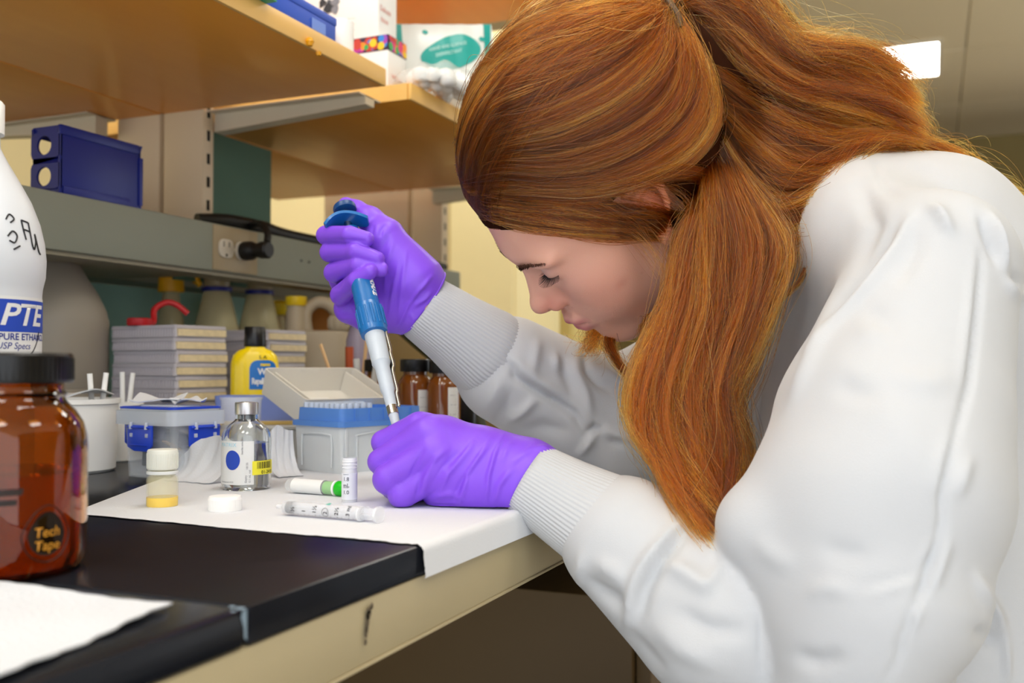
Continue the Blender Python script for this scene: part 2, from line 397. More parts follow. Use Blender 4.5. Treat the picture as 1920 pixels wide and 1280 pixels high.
M_steel = mat('steel', 'b9b6ae', .22, metal=1.0)
M_woodstick = mat('birch_stick', 'd3ab79', .6)
M_navy = mat('navy_plastic', '101f78', .42, vary=.08)
M_red = mat('red_plastic', 'b31c22', .4)
M_clip = mat('clip_blue', '1d44c9', .35, vary=.04)
M_rack = mat('tip_rack_blue', '5b8fdc', .4, vary=.04, alpha=.95)

def base(px, py): v = bench(px, py); return Vector((v.x, v.y, BENCH))
def at(px, d):    # point of the worktop under an image column, at a depth d
    v = P(px, 640, d); return Vector((v.x, v.y, BENCH))

def disc(rx, ry, n=36, m=6):
    vs = [(0, 0, 0)]; fs = []
    for j in range(1, m + 1): vs += [(rx * j / m * math.cos(2 * math.pi * k / n), ry * j / m * math.sin(2 * math.pi * k / n), 0) for k in range(n)]
    for k in range(n): fs.append((0, 1 + k, 1 + (k + 1) % n))
    for j in range(m - 1):
        for k in range(n): a = 1 + j * n; fs.append((a + k, a + n + k, a + n + (k + 1) % n, a + (k + 1) % n))
    return mesh_from('disc', vs, fs, False)
# ---- sheets of paper
def paper_z(x, y):
    return BENCH + .0006
pa = [bench(135, 974), bench(800, 1016)]
yf = .553
def sheet():
    bm = bmesh.new(); nx, ny = 56, 40; grid = {}
    rr = random.Random(3)
    jag = [rr.uniform(-.0012, .0012) for _ in range(nx + 1)]
    for i in range(nx + 1):
        for j in range(ny + 1):
            u, v = i / nx, j / ny
            u = 1 - (1 - u) ** 1.9
            xl = -.605 - .22 * min(v, .9); xr = XE + .0215 - .03 * max(0, v - .55)
            x = xl + (xr - xl) * u; y = yf + .46 * v + (.016 * (1 - u)) + (jag[i] if j == 0 else 0)
            z = BENCH + .0007 + .0009 * (1 + math.sin(9 * u + 5 * v)) * (.35 + .65 * v) * min(1, (1 - u) * 6)
            over = x - (XE - .004)
            if over > 0:                                # hangs over the edge of the bench
                q = min(1, over / .008); z = BENCH + .0016 - .0042 * q * q * (3 - 2 * q) * min(1, q) - max(0, over - .008) * .95
                x = XE - .004 + .0072 * math.sin(q * math.pi / 2) + max(0, over - .008) * .08
            # the back edge curls up
            c = max(0, v - .80) / .2
            z += .02 * c * c * max(0, 1 - abs(u - .42) * 4)
            grid[i, j] = bm.verts.new((x, y, z))
    for i in range(nx):
        for j in range(ny):
            bm.faces.new((grid[i, j], grid[i + 1, j], grid[i + 1, j + 1], grid[i, j + 1]))
    return bm_mesh(bm, 'sheet', True)
tag(link('paper_sheet', sheet(), M_paper), 'large white paper sheet on the worktop under the vials and the purple fist', 'paper')
# crumpled corner standing up behind the small vial
def crumple(a, b, h, seed, bulge=.02, n=14):
    rr = random.Random(seed)
    def fn(u, v):
        x = a.x + (b.x - a.x) * u; y = a.y + (b.y - a.y) * u
        nrm = Vector((b.y - a.y, -(b.x - a.x), 0)).normalized()
        prof = h * (1 - abs(2 * u - 1.05) ** 3 * .55) * (.82 + .18 * math.sin(7 * u + seed))
        off = bulge * math.sin(math.pi * min(1, v * 1.2)) + .006 * math.sin(9 * u + 4 * v)
        return (x + nrm.x * (off - .03 * (1 - v)), y + nrm.y * (off - .03 * (1 - v)), BENCH + .0022 + prof * v ** 1.15)
    return quad_grid(n, 8, fn)
def curl(a, b, h, lean, seed, left=.4, n=18, m=12):
    nrm = Vector((b.y - a.y, -(b.x - a.x), 0)).normalized()
    if nrm.dot(Vector((CAM.x - a.x, CAM.y - a.y, 0))) < 0: nrm = -nrm
    def fn(u, v):
        hh = h * (left + (1 - left) * min(1, u * 2.6)) * (1 - .10 * max(0, u - .75) * 4) * (.95 + .05 * math.sin(8 * u + seed))
        off = lean * (1 - v) ** 2 + .0022 * math.sin(11 * u + 3 * v + seed) * v + .0016 * math.sin(23 * u - 5 * v)
        x = a.x + (b.x - a.x) * u + nrm.x * off - (b.x - a.x) * .22 * v * (.5 - u) * (seed == 2); y = a.y + (b.y - a.y) * u + nrm.y * off
        return (x, y, BENCH + .0024 + hh * v ** 1.7)
    return solid(quad_grid(n, m, fn), .0005)
tag(link('paper_towel', curl(base(346, 899), base(428, 905), .043, .026, 2, .45), M_paper), 'white crumpled paper standing up between the yellow sample bottle and the glass vial', 'paper')
tag(link('paper_strip', curl(base(502, 893), base(549, 890), .050, .030, 5, .9), M_paper), 'white curled paper strip between the glass vial and the tip box', 'paper')
def towel():
    c = [bench(-60, 1098), bench(321, 1141), bench(-20, 1292), bench(-420, 1230)]
    def fn(u, v):
        p = (c[0] * (1 - u) + c[1] * u) * (1 - v) + (c[3] * (1 - u) + c[2] * u) * v
        e = .0006 * math.sin(40 * u) * (v < .01) + .0006 * math.sin(37 * v) * (u > .99)
        return (p.x + e, p.y + e, BENCH + .0012 + .0012 * (1 + math.sin(6 * u + 3 * v) * math.sin(7 * v + 1)))
    return solid(quad_grid(40, 24, fn), .0008)
tag(link('paper_towel', towel(), mat('embossed_towel', (.62, .65, .70, 1), .95, vary=.03, bump=.8, bscale=420)), 'white paper towel on the nearer worktop in front of the amber bottle', 'towel')

# pale chips where the two slabs meet
a = Vector((XE, YS - .0025, BENCH)); vs, fs = [], []
rr = random.Random(2)
for (cx, cy, w_, h_) in ((-.0005, -.004, .006, .005), (-.006, -.003, .005, .004), (.0, -.010, .003, .003)):
    b_ = [(a.x + cx + w_ * .5 * math.cos(q) * rr.uniform(.6, 1.1), a.y + cy + h_ * .5 * math.sin(q) * rr.uniform(.6, 1.1), BENCH + .0002) for q in np.linspace(0, 2 * math.pi, 9, False)]
    fs.append(tuple(range(len(vs), len(vs) + 9))); vs += b_
b_ = [(XE + .0003, a.y - .0003, BENCH - .001), (XE + .0003, a.y - .0040, BENCH - .0012), (XE + .0003, a.y - .0046, BENCH - .004), (XE + .0003, a.y - .0025, BENCH - .009), (XE + .0003, a.y - .0022, BENCH - .014), (XE + .0003, a.y - .0003, BENCH - .0155)]
fs.append(tuple(range(len(vs), len(vs) + len(b_)))); vs += b_
link('chip', mesh_from('chip', vs, fs, False), mat('chip_pale', '7f93a3', .6), bpy.data.objects['worktop.001'])
# ---- amber bottle in front
def bottle(prof, t, n=64, bottom=None):
    """closed glass wall: the outer profile up, the inner profile (thickness t) down"""
    inner = [(max(r - t, .0005), z + (t if i == 0 else 0)) for i, (r, z) in enumerate(prof) if r > 0]
    pr = [(0, prof[0][1])] + prof + inner[::-1] + [(0, inner[0][1])]
    return lathe(pr, n)
ab = at(6, .552)
t = thing('amber_bottle', 'large amber glass bottle with black screw cap nearest the camera', 'bottle', ab)
prof = [(.034, 0), (.040, .0015), (.0432, .006), (.044, .012), (.044, .066), (.0435, .074), (.0415, .0815), (.0375, .088), (.0345, .091), (.0325, .0935), (.0318, .0955), (.0330, .0975), (.0315, .0995), (.0315, .108), (.0315, .112)]
link('glass', bottle(prof, .0028), M_amber, t)
cap = link('screw_cap', lathe([(0, .1035), (.0355, .1035), (.0362, .1045), (.0362, .1185), (.0350, .1200), (0, .1200)], 72), M_blackcap, t)
bm = bmesh.new()
for k in range(72):
    a = 2 * math.pi * k / 72
    r = bmesh.ops.create_cube(bm, size=1)
    for v in r['verts']: v.co = Matrix.Rotation(a, 4, 'Z') @ Vector((.0362 + v.co.x * .0007, v.co.y * .0011, .1112 + v.co.z * .012))
link('grip_rib', bm_mesh(bm), M_blackcap, cap)['kind'] = 'stuff'
liq = link('liquid', lathe([(0, .004), (.038, .0045), (.0408, .010), (.0409, .055), (0, .055)], 56), mat('amber_liquid', (.76, .38, .045, 1), .02, trans=1.0, ior=1.34, vary=0), t)
# print on the glass: dark badge with two words, two lines of small print
ang = math.atan2(CAM.y - ab.y, CAM.x - ab.x)
M_badge = mat('dark_badge', '1d120a', .5)
def onb(r, da, z): return cyl_map(r, ang + da, z)
bad = link('badge', warp(mesh_from('b', [(.0105 * math.copysign(abs(math.cos(q)) ** .9, math.cos(q)) * (1 - .25 * max(0, math.sin(q))), .0115 * math.sin(q), 0) for q in np.linspace(0, 2 * math.pi, 36, False)], [tuple(range(36))], False), onb(.04425, .52, .0245)), M_badge, t)
ring = []
for q in np.linspace(0, 2 * math.pi, 37): ring.append(onb(.0443, .52, .0245)(.0135 * math.cos(q) * (1 - .3 * max(0, math.sin(q))), .0148 * math.sin(q)))
link('badge_ring', tube(ring, .00035, 6, caps=False), M_badge, t)
M_gold = mat('amber_print', 'c98b2c', .5)
for s_, dz in (('Tech', .0005), ('Tape', -.0065)):
    link('lettering', warp(text_mesh(s_, .0072, .1, .0001, 'CENTER'), onb(.04435, .52, .0225 + dz)), M_gold, bad)
for k, (s_, sz) in enumerate((('ANTIBODIES ONLY', .0044), ('KEEP DRY UNDER N2', .0036))):
    link('small_print', warp(text_mesh('IIIIIIIIIIIIIIIII' if 1 else s_, sz, .2, .0002, 'LEFT', .9), onb(.0443, -.12, .046 - k * .005)), M_badge, t)

# ---- white wash bottle with a blue band
wb = at(-50, .72)
t = thing('wash_bottle', 'white plastic bottle with a blue band and handwriting, behind the amber bottle', 'bottle', wb)
prof = [(0, 0), (.041, 0), (.0445, .004), (.0447, .165), (.0452, .170), (.0470, .178), (.0475, .190), (.0462, .203), (.043, .217), (.037, .233), (.029, .248), (.021, .262), (.016, .272), (.0155, .285), (.0150, .300), (0, .300)]
M_hdpe = mat('white_hdpe', (.68, .71, .76, 1), .38, vary=.02, sss=.0)
link('body', lathe(prof, 64), M_hdpe, t)
link('screw_cap', lathe([(0, .282), (.0185, .282), (.0185, .304), (.017, .306), (0, .306)], 40), M_white, t)
angw = math.atan2(CAM.y - wb.y, CAM.x - wb.x)
rl = .04495
def band(r, a0, a1, z0, z1, n=30): return quad_grid(n, 1, lambda u, v: (r * math.cos(a0 + (a1 - a0) * u), r * math.sin(a0 + (a1 - a0) * u), z0 + (z1 - z0) * v))
lab = link('label', band(rl, angw - 1.75, angw + 1.75, .117, .162, 60), M_label, t)
def z_of(py, d): return CAM.z + (687 - py) / FPX * d - BENCH
zt, zb = z_of(561, .70), z_of(622, .70)
link('blue_band', band(rl + .0002, angw - 1.7, angw + 1.7, zb, zt, 60), M_blue, lab)
aP = angw + .42
link('lettering', warp(dense(text_mesh('PTE', .0215, .25, .0004, 'LEFT', .92, 1.22)), cyl_map(rl + .0004, angw + .34, zb + .005)), M_label, lab)
link('lettering', warp(text_mesh('PURE ETHANOL', .0066, 0, .0001, 'LEFT'), cyl_map(rl + .0003, angw + .34, z_of(637, .70))), M_inkblue, lab)
link('lettering', warp(text_mesh('USP Specs', .0066, .2, .0, 'LEFT'), cyl_map(rl + .0003, angw + .30, z_of(654, .70))), M_inkblue, lab)
# handwriting around the shoulder
def rprof(z): return float(np.interp(z, [p[1] for p in prof[1:-1]], [p[0] for p in prof[1:-1]]))
def ink(strokes, a0, z0, s=1.0, name='handwriting', rad=.0006):
    ms = []
    for st in strokes:
        pts = []
        for x, y in st:
            z = z0 + y * s; r = rprof(z) + .0003; a = a0 + x * s / r
            pts.append((r * math.cos(a), r * math.sin(a), z))
        ms.append(tube(pts, rad, 6, max(12, 6 * len(pts))))
    return link(name, joinm(*ms), M_ink, t)
ink([[(0, .0), (.004, .004), (.007, .001), (.005, -.004), (.001, -.003)], [(.0, .012), (.003, .016), (.006, .013), (.003, .010)],
     [(.012, .013), (.013, .006), (.0145, -.001)], [(.012, .013), (.018, .012)], [(.013, .0065), (.019, .0055)],
     [(.0185, .012), (.0195, .002), (.0205, -.004), (.0225, -.007), (.0245, -.002), (.0245, .004), (.0275, -.007), (.030, -.010)], [(.004, -.009), (.009, -.006)]], angw + .45, .2035, 1.0)
ink([[(0, 0), (.004, .003), (.009, .010), (.011, .016)]], angw + .93, .1215, 1.0, 'handwriting', .0005)

# ---- white tub with stir sticks, behind the amber bottle
c = at(128, 1.075)
t = thing('white_tub', 'round white plastic tub beside the clip-lock box, behind the amber bottle', 'tub', c)
link('body', lathe([(0, 0), (.046, 0), (.049, .003), (.0515, .072), (.0535, .073), (.0535, .078), (.050, .078), (.0475, .004), (0, .004)], 56), M_white, t)
rr = random.Random(5)
def stick(px, py0, px1, py1, d, lab, dd=0.0, r=.0029):
    a = P(px, py0, d + dd); b = P(px1, py1, d)
    b.z = max(b.z, BENCH + .006)
    me = tube([(0, 0, 0), tuple(a - b)], r, 12)
    o = link('plastic_stick', me, M_white, None, b); return tag(o, lab, 'stick', 'white plastic sticks')
stick(168, 700, 175, 800, 1.075, 'white stick upright in the white tub, nearest the amber bottle')
stick(199, 699, 186, 800, 1.075, 'white stick leaning out of the white tub to the right', .01)
# folded filter paper on the rim of the tub
def fold(cx, cy, cz, L, W, seed, h=.006):
    rr = random.Random(seed); ax = rr.uniform(0, 3)
    def fn(u, v):
        x, y = (u - .5) * L, (v - .5) * W
        z = h * (abs(math.sin(3.1 * u + 2 * v + seed)) + .7 * abs((u - .5) * 1.6)) * (1 - .4 * v)
        return (cx + x * math.cos(ax) - y * math.sin(ax), cy + x * math.sin(ax) + y * math.cos(ax), cz + z)
    return solid(quad_grid(10, 8, fn), .0012)
tag(link('filter_paper', fold(c.x + .004, c.y - .01, BENCH + .0795, .085, .06, 1, .007), M_paper), 'white folded paper across the rim of the white tub', 'paper')

# ---- clip-lock box
B_ = base(322, 903)
cr_, cf_ = Vector((math.cos(YAW), math.sin(YAW), 0)), Vector((-math.sin(YAW), math.cos(YAW), 0))
e2 = (cr_ * math.cos(R(57)) + cf_ * math.sin(R(57))) * .063; e1 = (cf_ * math.cos(R(57)) - cr_ * math.sin(R(57))) * .086
ang1 = math.atan2(e2.y, e2.x)
bx = thing('clip_box', 'clear plastic box with a lid and blue side clips, on the black worktop', 'box', B_, 0)
l1 = e1.length; l2 = e2.length; print('clip', l1, l2, math.degrees(e1.angle(e2)))
d2 = e2.normalized(); d1 = Vector((d2.y, -d2.x, 0)); d1 = d1 if d1.dot(e1) > 0 else -d1
bx.matrix_world = Matrix(((d2.x, d1.x, 0, B_.x), (d2.y, d1.y, 0, B_.y), (0, 0, 1, BENCH), (0, 0, 0, 1)))
L2, L1, H = l2, l1, .066
def shell(x0, x1, y0, y1, z0, z1, r, t, taper=0.0, n=6, floor_=True, flare=None):
    """open-topped container wall with rounded corners"""
    def loop(g, z): return [(x, y, z) for x, y in rrect(x0 - g, x1 + g, y0 - g, y1 + g, max(r + g, .0006), n)]
    loops = [loop(-taper, z0), loop(0, z1)] + [loop(-t, z1)] + [loop(-t - taper, z0 + t)]
    vs, fs = [], []; k = len(loops[0])
    for L in loops: vs += L
    for q in range(3):
        for i in range(k): fs.append((q * k + i, q * k + (i + 1) % k, (q + 1) * k + (i + 1) % k, (q + 1) * k + i))
    fs.append(tuple(range(k))[::-1]); fs.append(tuple(3 * k + i for i in range(k)))
    me = mesh_from('shell', vs, fs); me.set_sharp_from_angle(angle=R(35)); return me
M_boxp = mat('clip_box_plastic', (.78, .83, .90, 1), .16, alpha=.30, vary=0, spec=.7)
M_lidp = mat('clip_box_lid', (.72, .78, .88, 1), .22, alpha=.62, vary=0, spec=.7)
link('body', shell(.003, L2 - .003, .003, L1 - .003, 0, H - .004, .008, .0016, .004), M_boxp, bx)
link('foot_rim', shell(.010, L2 - .010, .010, L1 - .010, -.0, .003, .006, .002), M_boxp, bx)
lid = link('lid', joinm(shell(-.004, L2 + .004, -.004, L1 + .004, H - .012, H + .002, .010, .0018), prism(rrect(-.001, L2 + .001, -.001, L1 + .001, .010), H + .0015, H + .004, .0008), prism(rrect(.012, L2 - .012, .012, L1 - .012, .010), H + .004, H + .0075, .002)), M_lidp, bx)
link('gasket', shell(-.0012, L2 + .0012, -.0012, L1 + .0012, H + .004, H + .0056, .0095, .002), M_clip, lid)
def clip(name_parent, M):
    cl = moved(joinm(prism([(-.019, 0), (.019, 0), (.019, .022), (.008, .026), (-.012, .026), (-.019, .020)], 0, .0026, .0008)), Matrix.Identity(4))
    bars = joinm(box(-.014, .014, .019, .0205, .0026, .0042, .0006, 1), box(-.0175, .0175, .001, .003, .0026, .0045, .0006, 1))
    o = link('clip', moved(joinm(cl, bars), M), M_clip, name_parent)
    for sx in (-.012, .012):
        link('hinge_pin', moved(joinm(tube([(sx, -.003, .0032), (sx, .004, .0036)], .0018, 8), box(sx - .002, sx + .002, .008, .012, .0022, .0036, .0004, 1)), M), M_lidp, o)
    return o
# clip frames: x along the side, y down, z out of the box
clip(bx, Matrix(((1, 0, 0, L2 * .56), (0, 0, -1, -.0035), (0, -1, 0, H - .012), (0, 0, 0, 1))))
clip(bx, Matrix(((1, 0, 0, L2 * .5), (0, 0, 1, L1 + .0035), (0, -1, 0, H - .012), (0, 0, 0, 1))))
clip(bx, Matrix(((0, 0, -1, -.0035), (1, 0, 0, L1 * .5), (0, -1, 0, H - .012), (0, 0, 0, 1))))
# what lies in the box
def inbox(u, v, z): q = bx.matrix_world @ Vector((u * L2, v * L1, z)); return q
q = inbox(.5, .55, .012)
o = tag(link('black_case', box(-.022, .022, -.015, .015, 0, .022, .002), mat('charcoal', '3b4150', .5), None, q, (R(8), R(-6), ang1 + .25)), 'dark grey small case inside the clear clip box', 'case')
q = inbox(.45, .5, .037)
tag(link('black_pad', box(-.024, .024, -.014, .014, 0, .010, .001), mat('slate', '2f3646', .6), None, q, (R(14), R(10), ang1 + .2)), 'slate coloured pad leaning on top inside the clear clip box', 'pad')
for k, (u, v, z, lab) in enumerate(((.45, .30, .018, 'birch stick inside the clip box, lower one'), (.55, .34, .026, 'birch stick inside the clip box, upper one'))):
    q = inbox(u, v, z)
    tag(link('wooden_stick', box(-.030, .030, -.0028, .0028, -.0008, .0008, .0004, 1), M_woodstick, None, q, (0, R(24), ang1 + .15 + .1 * k)), lab, 'stick', 'wooden sticks in the box')
q = inbox(.3, .2, .004)
tag(link('small_beaker', moved(shell(-.014, .014, -.012, .012, 0, .026, .004, .001), Matrix.Identity(4)), M_thin, None, q, (0, 0, ang1)), 'small clear cup inside the clip box', 'cup')
q = inbox(.5, .72, H + .0086)
tag(link('filter_paper', fold(0, 0, 0, .050, .034, 8, .007), M_paper, None, q, (0, 0, ang1 + 1.5)), 'white folded paper lying on the lid of the clip box, left fold', 'paper')
q = inbox(.6, .28, H + .0086)
tag(link('filter_paper', fold(0, 0, 0, .036, .026, 12, .006), M_paper, None, q, (0, 0, ang1 - .2)), 'white folded paper lying on the lid of the clip box, right fold', 'paper')
c = at(236, 1.19)
t = thing('white_cup', 'white cup of sticks standing behind the clip-lock box', 'cup', c)
link('body', lathe([(0, 0), (.018, 0), (.02, .002), (.021, .07), (.019, .07), (.018, .003), (0, .003)], 32), M_white, t)
stick(229, 697, 230, 790, 1.19, 'white stick standing straight behind the lid of the clip box')
stick(249, 699, 238, 790, 1.19, 'white stick leaning behind the lid of the clip box', .008)

# ---- small bottle of yellow liquid
c = base(304, 951)
t = thing('sample_bottle', 'small frosted bottle of yellow liquid with a ribbed cap on the paper', 'bottle', c)
r0 = .0122
link('body', bottle([(.0112, 0), (r0, .0012), (r0, .0225), (.0115, .0245), (.0098, .026), (.0098, .0275), (.0098, .030)], .0011, 48), mat('sample_plastic', (.88, .85, .58, 1), .3, alpha=.2, vary=.02), t)
link('neck_ring', lathe([(.0099, .0268), (.0121, .0270), (.0124, .0282), (.0121, .0294), (.0099, .0296)], 48), M_frost2, t)
cp = link('screw_cap', lathe([(0, .0305), (.0112, .0305), (.0119, .0312), (.0119, .0450), (.0112, .0464), (0, .0466)], 60), mat('cap_natural', (.80, .81, .74, 1), .4, alpha=.93, vary=.02), t)
bm = bmesh.new()
for k in range(40):
    r = bmesh.ops.create_cube(bm, size=1)
    for v in r['verts']: v.co = Matrix.Rotation(2 * math.pi * k / 40, 4, 'Z') @ Vector((.0119 + v.co.x * .0006, v.co.y * .0008, .0376 + v.co.z * .0115))
link('grip_rib', bm_mesh(bm), MATS['cap_natural'], cp)['kind'] = 'stuff'
link('liquid', lathe([(0, .0013), (.0116, .0014), (.01208, .0022), (.01208, .0086), (0, .0086)], 48), mat('yellow_liquid', 'ffd400', .15, vary=.01), t)
aS = math.atan2(CAM.y - c.y, CAM.x - c.x)
link('lettering', warp(text_mesh('- -- - --', .0034, 0, .0001), lambda x, y: cyl_map(r0 + .00015, aS - 1.42 - y / r0, .004 + x)(0, 0)), M_ink, t)

# ---- white cap lying on the paper
c = base(421.5, 958)
t = thing('bottle_cap', 'low white ribbed screw cap lying on the paper in front of the glass vial', 'cap', c)
cp = link('body', lathe([(0, .0004), (.0122, .0004), (.0126, .001), (.0126, .0108), (.0119, .0118), (.0112, .0120), (0, .0120)], 72), M_white, t)
bm = bmesh.new()
for k in range(64):
    r = bmesh.ops.create_cube(bm, size=1)
    for v in r['verts']: v.co = Matrix.Rotation(2 * math.pi * k / 64, 4, 'Z') @ Vector((.0126 + v.co.x * .0004, v.co.y * .0007, .0055 + v.co.z * .0085))
link('grip_rib', bm_mesh(bm), M_white, t)['kind'] = 'stuff'

# ---- serum vial
c = base(461.5, 917)
t = thing('serum_vial', 'clear glass vial with a crimped cap, white label and yellow barcode sticker', 'vial', c)
prof = [(.019, 0), (.0212, .0012), (.0222, .004), (.0222, .0465), (.0216, .0505), (.0196, .0550), (.0160, .0592), (.0118, .0625), (.0100, .0645), (.0098, .0680), (.0098, .0715), (.0100, .0720)]
link('glass', bottle(prof, .0016, 64), M_clear, t)
link('liquid', lathe([(0, .0035), (.0195, .0037), (.0204, .0055), (.0204, .0430), (0, .0430)], 56), mat('water', (.97, .98, .98, 1), .0, trans=1.0, ior=1.33, vary=0), t)
link('crimp_cap', lathe([(.0102, .0686), (.0107, .0690), (.0107, .0782), (.0101, .0796), (.0060, .0799), (.0058, .0802), (0, .0803)], 48), mat('crimp_aluminium', 'c6c5c6', .32, metal=.85), t)
link('stopper', lathe([(0, .062), (.0074, .062), (.0080, .0685), (0, .0685)], 32), mat('grey_stopper', '6d7378', .6), t)
aV = math.atan2(CAM.y - c.y, CAM.x - c.x)
rv = .02235
lb = link('label', band(rv, aV - 1.75, aV + .30, .0065, .0455, 40), M_label, t)
vb = lambda da, z: cyl_map(rv + .0003, aV + da, z)
link('blue_dot', warp(disc(.0075, .0088), vb(-.58, .0285)), M_blue, lb)
link('heading', warp(text_mesh('MATRIX', .0050, 0, 0, 'LEFT', 1.1), vb(-1.25, .0405)), mat('pale_cyan', '9fd3e6', .5), lb)
for s_, da, z0, x_ in (('18135', .07, .020, 1), ('Expiry', .02, .0085, 1), ('0.1 mL vial', .17, .0085, 1), ('Sterile solution', -.13, .0335, 1)):
    link('small_print', warp(text_mesh(s_, .0026), lambda x, y, da=da, z0=z0: cyl_map(rv + .0003, aV + da - y / rv, z0 + x)(0, 0)), mat('ink_grey', '7c7f86', .6), lb)
link('small_print', warp(text_mesh('Manufactured 12/23', .0019), vb(-1.2, .0082)), MATS['ink_grey'], lb)
ys = link('barcode_sticker', band(rv + .0004, aV + .23, aV + 1.5, .0150, .0275, 24), mat('yellow_sticker', 'f0e63c', .5), t)
bm = bmesh.new(); x = .0045; rr = random.Random(4)
while x < .022:
    wd = rr.choice((.00035, .0006, .001)); f = lambda x, y: cyl_map(rv + .0006, aV + .23, .0150)(x, y)
    vs = [bm.verts.new(f(*q)) for q in ((x, .0055), (x + wd, .0055), (x + wd, .0115), (x, .0115))]; bm.faces.new(vs); x += wd + rr.choice((.0004, .0007))
link('barcode', bm_mesh(bm), M_ink, ys)
link('lettering', warp(text_mesh('01-2410', .0042, 0, .00005, 'LEFT', 1.1), cyl_map(rv + .0006, aV + .23 + .0085 / rv, .0158)), M_ink, ys)

# ---- cryovials and syringe
c = base(655, 944)
t = thing('cryovial', 'open frosted cryovial standing upright on the paper', 'vial', c)
h = .0375
link('body', bottle([(.0055, 0), (.0062, .0008), (.0063, .0015), (.0063, h - .0105), (.0060, h - .010), (.0060, h - .0005), (.0057, h)], .0009, 40), mat('cryo_plastic', (.86, .88, .92, 1), .25, alpha=.55, vary=0), t)
for k in range(3): link('thread', lathe([(.0060, h - .0085 + k * .0026), (.0066, h - .008 + k * .0026), (.0060, h - .0073 + k * .0026)], 32), MATS['cryo_plastic'], t)
link('writing_patch', band(.00645, 0, 2 * math.pi, .004, h - .012, 40), mat('cryo_patch', (.84, .86, .92, 1), .5, alpha=.8, vary=0), t)
aC = math.atan2(CAM.y - c.y, CAM.x - c.x)
for s_, z0 in (('1.8', .0192), ('mL', .0142), ('1.0', .0085)):
    link('lettering', warp(text_mesh(s_, .0044, 0, .00005, 'LEFT'), cyl_map(.0066, aC - .85, z0)), mat('ink_mid', '4c4f58', .6), t)
for z0 in (.0238, .0130):
    link('mark', warp(text_mesh('-----', .0030, 0, .00003), cyl_map(.0066, aC - .85, z0)), MATS['ink_mid'], t)
# lying vial: local z = axis, from the bottom (left) to the green cap (right)
pL, pR = base(540, 925), base(652, 934)
def lying(pL, pR, r):
    ax = (pR - pL).normalized(); side = Vector((0, 0, 1)).cross(ax)
    # columns: local x = up, local y, local z = axis
    y = ax.cross(Vector((0, 0, 1)))
    return Matrix(((0, y.x, ax.x, pL.x), (0, y.y, ax.y, pL.y), (1, y.z, ax.z, BENCH + r), (0, 0, 0, 1)))
t = thing('cryovial', 'cryovial with a green cap lying on its side on the paper', 'vial', (0, 0, 0))
rc = .0065; t.matrix_world = lying(pL, pR, rc + .0012)
L = (pR - pL).length; print('lying vial', L)
link('body', bottle([(.0045, 0), (.0058, .0015), (.0062, .003), (.0062, L - .012)], .0009, 36), M_thin, t)
link('writing_patch', band(.00635, 0, 2 * math.pi, .008, L - .025, 36), M_label, t)
cp = link('cap', lathe([(.0020, L - .0105), (.0064, L - .0105), (.0066, L - .0098), (.0066, L - .001), (.0060, L), (.0050, L), (.0050, L - .004), (0, L - .004)], 40), M_green, t)
link('cap_ring', lathe([(.0058, L - .0135), (.0067, L - .0132), (.0067, L - .0115), (.0058, L - .0112)], 40), M_white, t)
link('inner_plug', lathe([(0, L - .024), (.0056, L - .0238), (.0056, L - .0135), (0, L - .0135)], 32), mat('green_clear', '7fd35a', .3, alpha=.75), t)
link('lettering', warp(text_mesh('Elution', .0030), lambda x, y: (.0066 * math.cos(1.25 + x / .0066 - .2), -.0066 * math.sin(1.25 + x / .0066 - .2), L - .027 + y)), MATS['ink_grey'], t)

pL, pR = base(519, 966), base(712, 984)
t = thing('syringe', 'clear needleless syringe barrel with black plunger tip and black numbers, on the paper', 'syringe', (0, 0, 0))
rs = .0053; t.matrix_world = lying(pL, pR, rs + .0016); L = (pR - pL).length; print('syringe', L)
z0 = .0085
link('barrel', bottle([(.0016, 0), (.0019, .0005), (.0022, .0072), (.0050, .0085), (rs, .0095), (rs, L - .014)], .0007, 40), mat('syringe_plastic', (.88, .90, .93, 1), .08, alpha=.25, vary=0, spec=.8), t)
link('plunger_tip', lathe([(0, .0098), (.0030, .0100), (.0045, .0115), (.0045, .0125), (.0041, .0130), (.0041, .0142), (.0045, .0147), (.0045, .0158), (0, .0158)], 32), mat('plunger_rubber', '3d434c', .45), t)
pl = joinm(box(-.0042, .0042, -.0005, .0005, .0158, L - .002), box(-.0005, .0005, -.0042, .0042, .0158, L - .002))
link('plunger', pl, mat('plunger_clear', (.86, .88, .92, 1), .2, alpha=.35, vary=0), t)
link('plunger_flange', lathe([(0, L - .002), (.0062, L - .002), (.0062, L), (0, L)], 32), mat('flange_clear', (.86, .88, .92, 1), .2, alpha=.5, vary=0), t)
link('finger_flange', moved(prism(rrect(-.0078, .0078, -.0048, .0048, .004), L - .0155, L - .0140), Matrix.Rotation(R(90), 4, 'Z')), MATS['flange_clear'], t)
S = (L - .014) / .056
